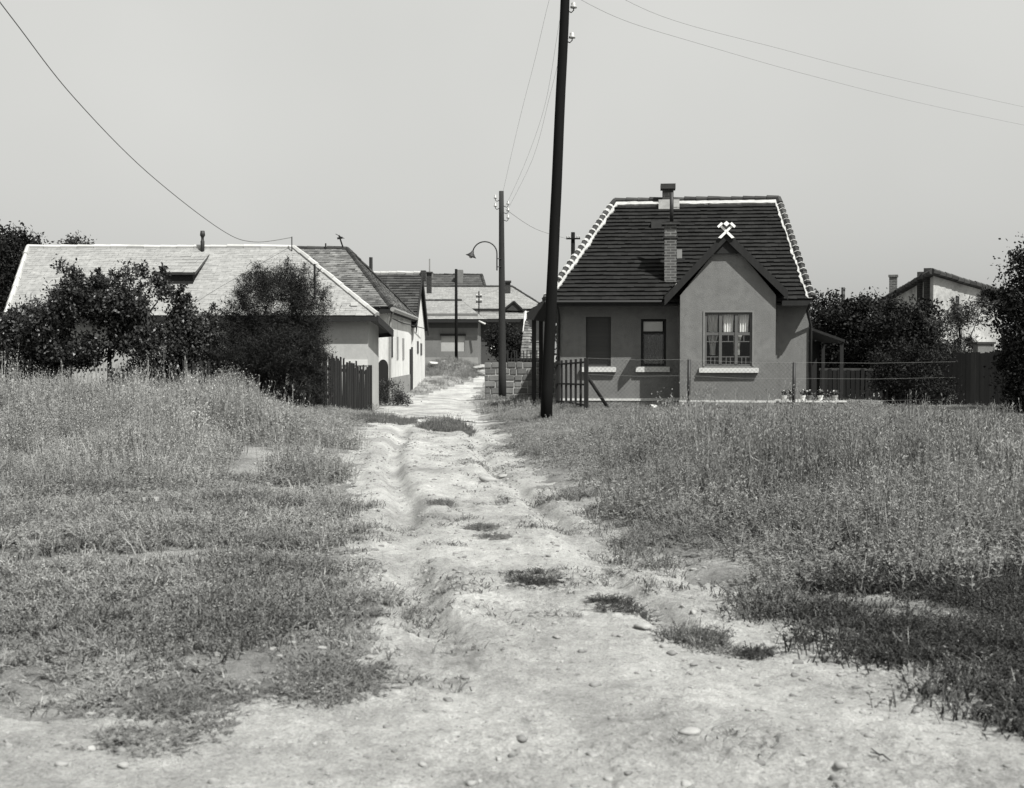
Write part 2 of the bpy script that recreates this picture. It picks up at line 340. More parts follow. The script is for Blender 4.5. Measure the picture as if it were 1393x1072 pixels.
# ------------------------------------------------------------ weeds, grass, pebbles (uncountable)
def scatter_mesh(protos, pts, scl, hs):
    """protos: list of (V,F quads); pts (n,3); random yaw"""
    VV = []; FF = []; base = 0; kind = rng.integers(0, len(protos), len(pts)); yaw = rng.random(len(pts)) * 6.283
    for k, (pv, pf) in enumerate(protos):
        s_ = np.where(kind == k)[0]
        if not len(s_): continue
        c, s__ = np.cos(yaw[s_])[:, None], np.sin(yaw[s_])[:, None]; q = scl[s_][:, None]; h = hs[s_][:, None]
        x = (pv[None, :, 0] * c - pv[None, :, 1] * s__) * q + pts[s_, 0][:, None]; y = (pv[None, :, 0] * s__ + pv[None, :, 1] * c) * q + pts[s_, 1][:, None]; z = pv[None, :, 2] * h + pts[s_, 2][:, None]
        VV.append(np.stack([x, y, z], 2).reshape(-1, 3)); n = len(pv)
        FF.append((pf[None] + (np.arange(len(s_)) * n)[:, None, None] + base).reshape(-1, 4)); base += n * len(s_)
    return np.concatenate(VV), np.concatenate(FF)
def weed_proto(stems, hh, spread, leaves, ls, lw=0.35):
    v = []; f = []
    for _ in range(stems):
        a = rng.random() * 6.28; r0 = rng.random() ** 0.7 * spread * 0.5; b = np.array([math.cos(a) * r0, math.sin(a) * r0, -0.02]); h = hh * rng.uniform(0.45, 1.0)
        lean = np.array([math.cos(a), math.sin(a), 0]) * rng.uniform(0.0, 0.35) * h + rng.normal(0, 0.04, 3) * [1, 1, 0]
        P = [b, b + np.array([0, 0, h * 0.55]) + lean * 0.35, b + np.array([0, 0, h]) + lean]
        d = np.array([-math.sin(a), math.cos(a), 0]); wd = [0.004, 0.003, 0.0012]
        for i in range(2):
            k = len(v); v += [P[i] - d * wd[i], P[i] + d * wd[i], P[i + 1] + d * wd[i + 1], P[i + 1] - d * wd[i + 1]]; f.append([k, k + 1, k + 2, k + 3])
        for _ in range(leaves):
            t = rng.uniform(0.15, 1.0) ** 0.8; p = P[0] * (1 - t) ** 2 + 2 * P[1] * t * (1 - t) + P[2] * t * t
            az = rng.random() * 6.28; el = rng.uniform(0.1, 1.2); u = np.array([math.cos(az) * math.cos(el), math.sin(az) * math.cos(el), math.sin(el)]); s_ = np.cross(u, rng.normal(0, 1, 3)); s_ /= np.linalg.norm(s_)
            L = ls * rng.uniform(0.5, 1.3) * (1.25 - 0.7 * t); k = len(v); v += [p, p + u * L * 0.5 + s_ * L * lw, p + u * L, p + u * L * 0.5 - s_ * L * lw]; f.append([k, k + 1, k + 2, k + 3])
    return np.array(v), np.array(f)
def spire_proto(stems, hh, spread, leaves, ls):
    v = []; f = []
    for _ in range(stems):
        a = rng.random() * 6.28; r0 = rng.random() ** 0.6 * spread * 0.5; b = np.array([math.cos(a) * r0, math.sin(a) * r0, -0.02]); h = hh * rng.uniform(0.4, 1.05)
        top = b + np.array([rng.normal(0, .06), rng.normal(0, .06), h]); d = np.array([-math.sin(a), math.cos(a), 0])
        k = len(v); v += [b - d * .004, b + d * .004, top + d * .0015, top - d * .0015]; f.append([k, k + 1, k + 2, k + 3])
        for _ in range(leaves):
            t = rng.uniform(0.1, 1.0); p = b + (top - b) * t; az = rng.random() * 6.28; el = rng.uniform(0.5, 1.35); u = np.array([math.cos(az) * math.cos(el), math.sin(az) * math.cos(el), math.sin(el)]); s_ = np.cross(u, rng.normal(0, 1, 3)); s_ /= np.linalg.norm(s_)
            L = ls * rng.uniform(0.6, 1.3) * (1.2 - .5 * t); k = len(v); v += [p, p + u * L * 0.5 + s_ * L * .16, p + u * L, p + u * L * 0.5 - s_ * L * .16]; f.append([k, k + 1, k + 2, k + 3])
    return np.array(v), np.array(f)
def blade_proto(n, hh, spread, wd=0.006):
    v = []; f = []
    for _ in range(n):
        a = rng.random() * 6.28; r0 = rng.random() * spread; b = np.array([math.cos(a) * r0, math.sin(a) * r0, -0.01]); az = rng.random() * 6.28; h = hh * rng.uniform(0.4, 1.0)
        o = np.array([math.cos(az), math.sin(az), 0]); s_ = np.array([-math.sin(az), math.cos(az), 0]) * wd
        p1 = b + o * h * 0.25 + [0, 0, h * 0.6]; p2 = b + o * h * rng.uniform(0.5, 1.0) + [0, 0, h * rng.uniform(0.6, 1.0)]
        k = len(v); v += [b - s_, b + s_, p1 + s_ * 0.8, p1 - s_ * 0.8, p2 + s_ * 0.1, p2 - s_ * 0.1]; f += [[k, k + 1, k + 2, k + 3], [k + 3, k + 2, k + 4, k + 5]]
    return np.array(v), np.array(f)
def cast(n, x0, x1, y0, y1):
    return rng.uniform(x0, x1, n), rng.uniform(y0, y1, n)
M_weedL = mat('pale_weed', 0.25, 0.45, 0.7, 0.7, island=0.35, trans=0.25, spec=0.25)  # broad tone noise also paints shadow pockets between the clumps
M_weedR = mat('green_weed', 0.195, 0.4, 0.6, 0.7, island=0.35, trans=0.25, spec=0.25)  # shadow pockets painted into the noise here too
M_grass = mat('low_grass', 0.13, 0.4, 1.0, 0.7, island=0.4, trans=0.2, spec=0.25)
M_dgrass = mat('dark_grass', 0.042, 0.25, 1.0, 0.7, island=0.4, trans=0.2, spec=0.2)  # greener growth, darkened further to paint in the falloff at lower right
BLOCK = []          # building footprints (x0,x1,y0,y1) kept clear of weeds
BLOCK += [(1.0, 9.5, 35.2, 44), (-30, -4.2, 34.6, 42), (-12, -4.1, 41, 59), (-8, -1.7, 72, 80)]
def free(x, y):
    k = np.ones(len(x), bool)
    for a, b, c, d in BLOCK: k &= ~((x > a) & (x < b) & (y > c) & (y < d))
    return k
TALL = [weed_proto(10, 0.62, 0.28, 17, 0.032, .3) for _ in range(6)]
FARW = [weed_proto(11, 0.62, 0.36, 11, 0.045, 0.28) for _ in range(6)]
SPIRE = [spire_proto(10, 0.62, 0.3, 14, 0.05) for _ in range(6)]; SPIREF = [spire_proto(10, 0.62, 0.36, 10, 0.06) for _ in range(6)]
LOWW = [weed_proto(11, 0.20, 0.30, 13, 0.022, .3) for _ in range(5)]
GR = [blade_proto(16, 0.13, 0.12, 0.004) for _ in range(6)]
# left field
def tall_field(n, x0, x1, y0, y1, fn, protos, m, name, label, hb=1.0):
    x, y = cast(n, x0, x1, y0, y1); dens, hgt = fn(x, y); k = (rng.random(n) < dens) & free(x, y); x, y, hgt = x[k], y[k], hgt[k]
    v, f = scatter_mesh(protos, np.stack([x, y, gz(x, y)], 1), rng.uniform(0.8, 1.25, len(x)), hgt * hb * rng.uniform(0.7, 1.2, len(x)))
    o = link_mesh(name, npmesh(name, v, f), m); tag(o, label, 'weeds', None, 'stuff'); return o
def edgeL(x, y): return LX(y) - x
def left_fn(x, y):
    e = edgeL(x, y) + (fbm(x, y, 1.2, 3, 31) - 0.5) * 1.2
    d = sstep(0.0, 0.5, e) * sstep(9.5, 13, y + (fbm(x, y, 0.5, 3, 33) - 0.5) * 5)
    nz = fbm(x, y, 0.8, 3, 35); d = d * (0.30 + 1.1 * sstep(0.36, 0.56, nz))
    h = (0.35 + 0.75 * sstep(11, 20, y)) * (0.12 + 2.3 * fbm(x, y, 0.8, 3, 37) ** 1.8) * (0.45 + 0.55 * sstep(0, 1.8, e)) * (1 - .25 * sstep(22, 30, y)) * (1 - .6 * sstep(-6.3, -4.6, x) * sstep(19, 26, y))
    for b in BARE: d = np.where(inpoly(x, y, b) | inpoly(x + 0.15, y + 0.5, b) , 0.0, d)
    return d * 0.95, h
tall_field(5600, -9.5, -1.2, 9.5, 18, left_fn, TALL, M_weedL, 'weeds', 'pale tall weeds covering the left vacant land')
tall_field(12500, -15, -2.3, 17, 33.5, left_fn, FARW, M_weedL, 'weeds', 'pale tall weeds in front of the garden trees on the left', 1.05)
def right_fn(x, y):
    e = x - RX(y) + (fbm(x, y, 1.0, 3, 41) - 0.5) * 1.2
    d = sstep(0.1, 0.6, e) * sstep(8.2, 9.0, y - 0.0 * x + (fbm(x, y, 0.8, 3, 43) - 0.5) * 1.2)
    nz = fbm(x, y, 0.7, 3, 45); d = d * (0.5 + 0.8 * sstep(0.35, 0.58, nz))
    h = (0.40 + 0.34 * sstep(9, 13, y)) * (0.12 + 2.5 * fbm(x, y, 0.7, 3, 47) ** 1.8) * (0.4 + 0.6 * sstep(0, 2.0, e)) * (1 - 0.72 * sstep(19, 29, y + (x > 8) * 3))
    return d * 0.95, h
tall_field(7200, 0.2, 9.5, 8, 17, right_fn, SPIRE, M_weedR, 'weeds', 'dense tall green weeds covering the right vacant land')
tall_field(15500, -1.2, 18, 16.5, 35.2, right_fn, SPIREF, M_weedR, 'weeds', 'tall weeds in front of the dark roofed house')
def stalk_proto(hh):
    v, f = spire_proto(3, hh, .12, 6, .05); v = list(v); f = [list(q) for q in f]
    for _ in range(46):
        p = np.array([rng.normal(0, .05), rng.normal(0, .05), hh * rng.uniform(.68, 1.02)]); u = rng.normal(0, 1, 3); u /= np.linalg.norm(u); s_ = np.cross(u, rng.normal(0, 1, 3)); s_ /= np.linalg.norm(s_); k = len(v); L = .02
        v += [p, p + u * L * .5 + s_ * L * .3, p + u * L, p + u * L * .5 - s_ * L * .3]; f.append([k, k + 1, k + 2, k + 3])
    return np.array(v), np.array(f)
def dock_proto():
    v = []; f = []
    for q in range(12):
        az = rng.random() * 6.28; L = rng.uniform(.05, .10); o = np.array([math.cos(az), math.sin(az), 0]); sd = np.array([-math.sin(az), math.cos(az), 0]) * L * .22; e = rng.uniform(.3, 1.0)
        p0 = np.zeros(3); p1 = o * L * .5 + [0, 0, L * e]; p2 = o * L + [0, 0, L * e * .9]; k = len(v); v += [p0 - sd * .2, p0 + sd * .2, p1 + sd, p1 - sd, p2 + sd * .15, p2 - sd * .15]; f += [[k, k + 1, k + 2, k + 3], [k + 3, k + 2, k + 4, k + 5]]
    return np.array(v), np.array(f)
STK = [stalk_proto(.8) for _ in range(5)]; DCK = [dock_proto() for _ in range(5)]
M_seed = mat('dry_seed_head', 0.2, .3, 1, .8, island=.3, trans=.2)
def stalk_fn(fn, k): 
    def g(x, y): d, h = fn(x, y); c = sstep(.48, .62, fbm(x, y, .9, 3, k)); return d * c, h * .85 / .62 + .05
    return g
def dock_fn(fn, k):
    def g(x, y): d, h = fn(x, y); c = sstep(.54, .64, fbm(x, y, 1.0, 3, k)); return d * c, .9 + 0 * h
    return g
tall_field(3600, -13, -1.2, 9.5, 31, stalk_fn(left_fn, 101), STK, M_seed, 'weeds', 'dry pale seed stalks standing above the left weeds', .62)
tall_field(4200, 0.2, 15, 9, 31, stalk_fn(right_fn, 103), STK, M_seed, 'weeds', 'dry pale seed stalks standing above the right weeds', .62)
tall_field(3000, -8, -0.8, 6, 18, dock_fn(left_fn, 105), DCK, M_weedR, 'weeds', 'broad leaved dock plants among the left weeds')
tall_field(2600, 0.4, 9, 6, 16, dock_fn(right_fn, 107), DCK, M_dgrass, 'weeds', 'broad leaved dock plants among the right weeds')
# far verge patches by the houses
def verge_fn(x, y):
    e1 = LX(y) - x; e2 = x - RX(y); d = (np.maximum(sstep(0, 0.3, e1) * (e1 < 3), sstep(0, 0.4, e2) * (e2 < 12)))
    return d * (0.4 + 0.8 * fbm(x, y, 0.6, 3, 51)), (0.15 + 0.45 * fbm(x, y, 0.5, 3, 53)) * (1 - .4 * sstep(34, 44, y))
tall_field(5200, -7, 12, 33, 72, verge_fn, FARW, M_weedR, 'weeds', 'scruffy weeds on the far verges between the houses')
# low growth in the foreground
def low_fn_left(x, y):
    e = edgeL(x, y); d = sstep(-0.35, 0.6, e + (fbm(x, y, 1.5, 4, 61) - 0.5) * 1.6) * sstep(5.4, 6.0, y + (fbm(x, y, 1.2, 3, 62) - 0.5) * 1.2) * (1 - 0.75 * sstep(13, 16, y))
    d = d * (.45 + .55 * sstep(6.3, 8.6, y + (fbm(x, y, .7, 3, 67) - .5) * 2))
    return d * (0.06 + 0.85 * sstep(0.44, 0.62, fbm(x, y * 1.6, 1.1, 4, 63))), (0.25 + 0.8 * fbm(x, y, 0.9, 3, 64)) * (.55 + .45 * sstep(6.5, 9, y))
tall_field(5200, -6.5, -0.3, 5.3, 14, low_fn_left, LOWW, M_weedL, 'grass', 'low patchy weeds at the left edge of the track')
tall_field(9000, -5.5, -0.2, 5.2, 13, low_fn_left, GR, M_grass, 'grass', 'short grass on the left foreground soil')
def dark_fn_left(x, y):
    d, h = low_fn_left(x, y); band = .55 * np.exp(-((y - 7.2 - .25 * (x + 2)) / .7) ** 2) + .4 * np.exp(-((x + 5.2) / 1.2) ** 2)
    return sstep(.54, .64, fbm(x, y * 1.4, .8, 4, 111) + band * .3) * sstep(-.1, .5, edgeL(x, y)) * sstep(5.8, 7.4, y + (fbm(x, y, .9, 3, 68) - .5) * 1.6), .4 + .7 * fbm(x, y, .9, 3, 112)
tall_field(9000, -7.5, -0.5, 5.3, 15, dark_fn_left, LOWW + GR, M_grass, 'grass', 'darker green patches of low growth on the left foreground')
def low_fn_right(x, y):
    e = x - RX(y); near = (1 - sstep(9.5, 11, y))
    d = sstep(-0.4, 0.5, e + (fbm(x, y, 1.8, 4, 71) - 0.5) * 1.5) * (1 - 0.6 * sstep(10, 14, y))
    return d * (0.08 + 1.0 * sstep(0.43, 0.58, fbm(x, y * 1.5, 1.3, 4, 73))), 0.3 + 0.7 * fbm(x, y, 0.9, 3, 74)
def dark_side(x, y): return sstep(1.0, 2.2, x - (y - 6) * .15 + (fbm(x, y, .9, 3, 77) - .5) * 2.0)  # greener growth and the painted falloff set in towards the right
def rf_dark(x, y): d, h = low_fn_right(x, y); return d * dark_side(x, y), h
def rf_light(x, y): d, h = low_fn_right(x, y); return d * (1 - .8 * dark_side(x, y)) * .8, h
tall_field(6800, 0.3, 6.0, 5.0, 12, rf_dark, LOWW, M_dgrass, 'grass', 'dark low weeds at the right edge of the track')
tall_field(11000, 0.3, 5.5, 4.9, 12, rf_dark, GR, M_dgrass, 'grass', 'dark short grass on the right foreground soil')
tall_field(5000, 0.0, 5.0, 5.0, 15, rf_light, LOWW, M_grass, 'grass', 'lighter low weeds thinning out onto the right side of the track')
tall_field(9000, 0.0, 5.0, 4.9, 15, rf_light, GR, M_grass, 'grass', 'lighter short grass thinning out onto the right side of the track')
def road_fn(x, y):
    ins = np.minimum(x - LX(y), RX(y) - x); n_ = fbm(x, y, 1.1, 4, 81)
    return (sstep(0.60, 0.68, n_) * 0.8 * (ins > -0.5) + 0.012) * (.35 + .65 * sstep(6, 10, y)), 0.2 + 0.3 * fbm(x, y, 2, 2, 82)
tall_field(9000, -3.5, 2.6, 4.4, 32, road_fn, GR, M_grass, 'grass', 'sparse grass sprigs growing on the dirt track')

def tuft(px, py, wpx, hgt, n, m, label, protos=None):
    p = gpt(px, py); s_ = wpx / F * p.y / 2 * 1.15; n = int(n * 2.6)
    a = rng.random(n) * 6.28; q = np.sqrt(rng.random(n)) ; x = p.x + np.cos(a) * q * s_; y = p.y + np.sin(a) * q * s_ * 1.7
    k = fbm(x, y, 2.2 / max(s_, .3), 4, int(px)) + .16 * (1 - q) > .50; x, y, q = x[k], y[k], q[k]; n = len(x)
    v, f = scatter_mesh(protos or (LOWW + GR), np.stack([x, y, gz(x, y)], 1), np.full(n, 0.8), hgt * (1.15 - 0.8 * q) * rng.uniform(.5, 1.3, n))
    o = link_mesh('grass_tuft', npmesh('grass_tuft', v, f), m, loc=(p.x, p.y, g1(p.x, p.y))); tag(o, label, 'grass tuft', 'grass tufts growing on the dirt track')
tuft(606, 588, 66, 2.0, 260, M_grass, 'large tuft of weeds in the middle of the track near the far end')
tuft(520, 580, 96, 1.3, 300, M_grass, 'wide tuft of weeds on the track left of the middle tuft')
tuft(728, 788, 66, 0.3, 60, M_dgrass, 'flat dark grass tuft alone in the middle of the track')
tuft(603, 690, 26, 0.3, 30, M_grass, 'thin grass tuft between the wheel ruts')
tuft(655, 717, 30, 0.25, 26, M_grass, 'small dark tuft beside the right wheel rut')
tuft(670, 731, 22, 0.2, 18, M_grass, 'tiny dark tuft just right of the small dark tuft')
tuft(948, 868, 74, 0.8, 60, M_grass, 'bushy tuft at the washed out right side of the track')
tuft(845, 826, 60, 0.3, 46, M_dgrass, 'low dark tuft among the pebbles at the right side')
tuft(455, 925, 130, 0.45, 90, M_grass, 'wide low tuft at the left edge of the foreground dirt')
tuft(230, 972, 180, 0.28, 80, M_grass, 'dark strip of low weeds at the bottom left corner')
tuft(744, 578, 34, 1.6, 60, M_weedR, 'weeds gathered around the foot of the tall dark pole')
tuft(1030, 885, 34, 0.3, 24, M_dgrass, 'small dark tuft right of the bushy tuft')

def rock_proto(seed, flat=0.6):
    g = np.random.default_rng(seed); bm = bmesh.new(); bmesh.ops.create_icosphere(bm, subdivisions=2, radius=1)
    k = g.normal(0, 1, (5, 3)); k /= np.linalg.norm(k, axis=1)[:, None]
    v = np.array([tuple(q.co) for q in bm.verts])
    for q in k: dd = v @ q; v -= np.maximum(dd - g.uniform(.45, .8), 0)[:, None] * q
    v *= 1 + g.normal(0, 0.04, (len(v), 1)); v[:, 2] *= flat; v[:, 0] *= g.uniform(.9, 1.4)
    f = np.array([[q.index for q in p.verts] for p in bm.faces]); bm.free(); return v, f
RK = [rock_proto(i) for i in range(6)]
M_stone = mat('pale_stone', 0.2, 0.2, 12, 0.9, bump=0.01, island=0.3); M_dstone = mat('dark_stone', 0.17, 0.2, 12, 0.9, bump=0.01, island=0.3)
def pebbles(n, fn, r0, r1, m, label, box):
    x, y = cast(n, *box); k = rng.random(n) < fn(x, y); x, y = x[k], y[k]; n = len(x); VV = []; FF = []; b = 0
    for q in range(n):
        v, f = RK[q % 6]; s_ = r0 + (r1 - r0) * rng.random() ** 3.2; a = rng.random() * 6.28; c, s2 = math.cos(a), math.sin(a)
        w_ = np.stack([(v[:, 0] * c - v[:, 1] * s2) * s_, (v[:, 0] * s2 + v[:, 1] * c) * s_, v[:, 2] * s_ + s_ * 0.1], 1) + [x[q], y[q], g1(x[q], y[q])]
        VV.append(w_); FF.append(f + b); b += len(v)
    o = link_mesh('pebbles', npmesh('pebbles', np.concatenate(VV), np.concatenate(FF)), m, smooth=False); tag(o, label, 'pebbles', None, 'stuff')
def peb_fn(x, y):
    e = RX(y) - x; return 0.10 + 0.9 * np.exp(-((e - 0.1) / 0.5) ** 2) * (0.3 + sstep(0.45, 0.6, fbm(x, y, 1.2, 3, 91)))
pebbles(5200, peb_fn, 0.004, 0.022, mat('pale_gravel', .17, .2, 12, .95, bump=.01, island=.4), 'pale pebbles scattered over the dirt track', (-3, 2.6, 4.3, 30))
pebbles(6500, peb_fn, 0.004, 0.028, M_dstone, 'dark pebbles scattered over the dirt track', (-3, 2.6, 4.3, 24))
pebbles(9000, lambda x, y: .25 + .75 * sstep(.45, .62, fbm(x, y, 1.0, 4, 93)), 0.004, 0.03, mat('dirt_clod', 0.19, .2, 12, .95, bump=.01, island=.35), 'crumbled dirt clods lying all over the track', (-3.5, 2.8, 4.2, 24))
def stone(px, py, wpx, label, m=None, k=0, flat=1.0, group='loose stones on the track', name='stone'):
    p = gpt(px, py); s_ = wpx / F * p.y / 2; v, f = RK[k % 6]; z = g1(p.x, p.y)
    v = v * s_ * [1, 1, flat] + [p.x, p.y, z + s_ * 0.15]
    o = link_mesh(name, npmesh(name, v, f), m or M_stone, loc=(p.x, p.y, z)); tag(o, label, 'stone', group)
stone(662, 659, 24, 'largest loose stone lying on the track below the lamp post', k=1)
stone(686, 640, 16, 'flat pale stone just behind the largest loose stone', k=2, flat=.6)
stone(875, 858, 26, 'stone among pebbles at the washed out right side', k=3, flat=.7)
stone(723, 838, 10, 'small stone on the right wheel track', M_dstone, 4)
stone(790, 832, 12, 'small dark stone left of the pebbly patch', M_dstone, 2)
stone(938, 997, 34, 'flat half buried stone in the lower right dirt', k=5, flat=.5)
stone(805, 1028, 22, 'half buried stone near the bottom edge of the dirt', M_dstone, 0, flat=.5)
stone(872, 1037, 13, 'small pale stone near the bottom right of the track', k=1)
stone(757, 870, 11, 'small dark stone in the middle of the near track', M_dstone, 3)
# twig
p = gpt(1190, 1030); q = gpt(1212, 1038); t_ = MB(); z = g1(p.x, p.y) + 0.012
t_.tube([(p.x - .01, p.y + .02, z + .02), (p.x + .02, p.y, z), ((p.x + q.x) / 2, (p.y + q.y) / 2 + .005, z + .012), (q.x, q.y, z)], [.002, .004, .004, .002], 5); t_.tube([(p.x - .02, p.y - .01, z + .015), (p.x + .025, p.y, z)], .0025, 5)
tag(t_.build('twig', mat('bark_dark', 0.025, .3, 8, .9, bump=.01, stretch=(1, 1, .3)), loc=(p.x, p.y, z), smooth=True), 'thin broken twig lying on the dirt at lower right', 'twig')

# ------------------------------------------------------------ plants and trees
M_bark = MATS['bark_dark']
def leaves_np(centers, rad, per, size, aspect=0.5, up=0.3):
    n = len(centers) * per; c = np.repeat(centers, per, 0) + rng.normal(0, 1, (n, 3)) * np.repeat(rad, per)[:, None] * [1, 1, .8]
    u = rng.normal(0, 1, (n, 3)); u[:, 2] += up; u /= np.linalg.norm(u, axis=1)[:, None]; s_ = np.cross(u, rng.normal(0, 1, (n, 3))); s_ /= np.linalg.norm(s_, axis=1)[:, None]
    L = (size * rng.uniform(0.6, 1.4, n))[:, None]; V_ = np.stack([c, c + u * L * .5 + s_ * L * aspect * .5, c + u * L, c + u * L * .5 - s_ * L * aspect * .5], 1).reshape(-1, 3)
    return V_, np.arange(4 * n).reshape(n, 4)
M_leafD = mat('leaf_dark', 0.014, .3, 1.2, .7, island=.4, trans=.1, spec=.12); M_leafO = mat('leaf_orchard', 0.024, .3, 1.2, .45, island=.6, trans=.15, spec=.4)
M_leafM = mat('leaf_mid', 0.04, .3, 1.2, .5, island=.5, trans=.2, spec=.4)
M_leafF = mat('leaf_feathery', 0.017, .3, 1.2, .7, island=.5, trans=.15, spec=.2)
def plant(name, label, cat, base, blobs, ncl, per, size, m, crad=0.16, aspect=.55, trunk_r=.07, group=None, stems=1, gap=.42, shell=.55, spikes=0):
    """blobs: (x,y,z,rx,ry,rz) world"""
    x, y = base; z0 = g1(x, y); t = thing(name, label, cat, (x, y, z0), 0, group)
    vol = np.array([b[3] * b[4] * b[5] for b in blobs]); pick = rng.choice(len(blobs), ncl, p=vol / vol.sum()); B = np.array(blobs)[pick]
    d = rng.normal(0, 1, (ncl, 3)); d /= np.linalg.norm(d, axis=1)[:, None]; rad = rng.random(ncl) ** (1 / 3) ; rad = shell + (1 - shell) * rad * rng.uniform(.5, 1.12, ncl) if shell > 0 else rad
    rad = np.where(rng.random(ncl) < .3, rng.random(ncl) ** .5, rad)
    Cn = B[:, :3] + d * B[:, 3:] * rad[:, None]
    k = (vn(Cn[:, 0] + Cn[:, 1] * .3, Cn[:, 2], 2.6, 7) * .6 + vn(Cn[:, 0], Cn[:, 2] + Cn[:, 1], 5.5, 9) * .4) > gap; k &= Cn[:, 2] > z0 + .02; Cn = Cn[k]
    if spikes:
        sp = Cn[rng.choice(len(Cn), spikes)]; ex = []
        cen = np.average(B[:, :3], axis=0)
        for s_ in sp:
            dr = s_ - cen; dr /= np.linalg.norm(dr) + 1e-6; dr[2] += .4
            for q in range(4): ex.append(s_ + dr * q * .09)
        Cn = np.concatenate([Cn, np.array(ex)]); rr_ = np.concatenate([np.full(len(Cn) - len(ex), crad), np.full(len(ex), crad * .35)])
    else: rr_ = np.full(len(Cn), crad)
    rr_ = rr_ * rng.uniform(.55, 1.5, len(rr_))
    v, f = leaves_np(Cn, rr_, per, size, aspect); link_mesh('crown', npmesh('crown', v, f), m, t)
    tr = MB(); cz = np.mean([b[2] for b in blobs])
    for s_ in range(stems):
        o = (s_ - (stems - 1) / 2) * .12; b0 = Vector((x + o, y, z0 - .05)); top = Vector((x + o * 3 + random.uniform(-.1, .1), y, cz))
        mid = b0.lerp(top, .5) + Vector((random.uniform(-.08, .08), random.uniform(-.08, .08), 0)); tr.tube([b0, mid, top], [trunk_r, trunk_r * .75, trunk_r * .45], 8)
        for q in range(7):
            e = Vector(Cn[random.randrange(len(Cn))]); st = mid.lerp(top, random.random()); m2 = st.lerp(e, .5) + Vector((0, 0, -.05)); tr.tube([st, m2, e], [trunk_r * .4, trunk_r * .22, trunk_r * .08], 5)
    tr.build('trunk', M_bark, t, smooth=True); return t
def blob(px, py, Y, wpx, hpx, dep=None):
    p = at(px, py, Y); rx = wpx / F * Y / 2; return (p.x, p.y, p.z, rx, dep or rx * .8, hpx / F * Y / 2)

GT = 'fruit trees in the left garden'
plant('fruit_tree', 'dark leafy fruit tree at the far left edge of the garden', 'tree', at(20, 540, 31)[:2], [blob(12, 460, 31, 60, 70), blob(40, 425, 31, 50, 36), blob(5, 490, 31, 70, 50), blob(45, 470, 31, 70, 60), blob(72, 395, 31, 24, 24)], 380, 42, .085, M_leafO, .11, group=GT, spikes=12, gap=.47)
plant('fruit_tree', 'fruit tree with the highest twig, second from the left', 'tree', at(92, 540, 30)[:2], [blob(108, 425, 30, 84, 80), blob(92, 372, 30, 24, 46), blob(75, 450, 30, 90, 60), blob(112, 388, 30, 34, 44), blob(100, 475, 30, 100, 50)], 640, 42, .085, M_leafO, .10, group=GT, spikes=16, gap=.47)
plant('fruit_tree', 'broad dark fruit tree in the middle of the left garden', 'tree', at(150, 540, 30.5)[:2], [blob(155, 420, 30.5, 90, 90), blob(140, 380, 30.5, 44, 36), blob(175, 385, 30.5, 44, 44), blob(160, 465, 30.5, 100, 60)], 700, 42, .085, M_leafO, .10, group=GT, spikes=16, gap=.46)
plant('fruit_tree', 'fruit tree whose branches reach the roof hatch', 'tree', at(205, 540, 30)[:2], [blob(208, 420, 30, 84, 90), blob(190, 380, 30, 36, 40), blob(214, 370, 30, 16, 36), blob(240, 412, 30, 40, 30), blob(238, 445, 30, 70, 50), blob(215, 475, 30, 110, 60)], 760, 42, .085, M_leafO, .10, group=GT, spikes=18, gap=.46)
UG = 'low bushes under the left fruit trees'
plant('garden_shrub', 'low dark shrub at the picture edge under the first fruit tree', 'bush', at(15, 545, 29.5)[:2], [blob(18, 505, 29.5, 44, 50)], 120, 40, .07, M_leafD, .11, stems=2, trunk_r=.02, group=UG)
plant('garden_shrub', 'low dark shrub left of the highest fruit tree trunk', 'bush', at(70, 545, 29.6)[:2], [blob(72, 508, 29.6, 28, 40)], 80, 40, .07, M_leafD, .10, stems=2, trunk_r=.02, group=UG)
plant('garden_shrub', 'low dark shrub between the trunks of the middle fruit trees', 'bush', at(172, 545, 29.4)[:2], [blob(176, 505, 29.4, 40, 60), blob(188, 490, 29.4, 40, 40)], 150, 40, .07, M_leafD, .11, stems=2, trunk_r=.02, group=UG)
plant('garden_shrub', 'low dark shrub under the tree reaching the roof hatch', 'bush', at(215, 545, 29.4)[:2], [blob(215, 505, 29.4, 60, 60)], 150, 40, .07, M_leafO, .11, stems=2, trunk_r=.02, group=UG)
plant('lilac_bush', 'leafy green bush between the fruit trees and the feathery bush', 'bush', at(262, 545, 30.5)[:2], [blob(262, 478, 30.5, 110, 80), blob(250, 510, 30.5, 140, 60), blob(292, 440, 30.5, 30, 46), blob(265, 445, 30.5, 60, 40)], 760, 40, .075, M_leafM, .12, stems=3, trunk_r=.03, spikes=10)
plant('tamarisk_bush', 'large dark feathery rounded bush before the light slate roof', 'bush', at(378, 560, 29.5)[:2], [blob(368, 410, 29.5, 100, 90), blob(350, 378, 29.5, 34, 40), blob(400, 375, 29.5, 50, 40), blob(420, 420, 29.5, 60, 90), blob(325, 440, 29.5, 44, 80), blob(312, 425, 29.5, 22, 30), blob(375, 480, 29.5, 140, 90), blob(395, 530, 29.5, 110, 80), blob(345, 500, 29.5, 100, 80), blob(425, 480, 29.5, 44, 100)], 2700, 60, .075, M_leafF, .085, aspect=.13, stems=4, trunk_r=.05, gap=.28, spikes=150)
plant('dark_tree', 'very dark tall tree at the left edge behind the roof', 'tree', at(8, 540, 45)[:2], [blob(10, 356, 45, 84, 90), blob(0, 400, 45, 84, 120), blob(36, 328, 45, 30, 20)], 500, 45, .12, M_leafD, .2, gap=.25)
plant('round_tree', 'small treetop just showing above the light slate ridge', 'tree', at(100, 520, 55)[:2], [blob(104, 332, 55, 34, 18), blob(98, 350, 55, 50, 30)], 80, 30, .13, M_leafM, .16, gap=.3)
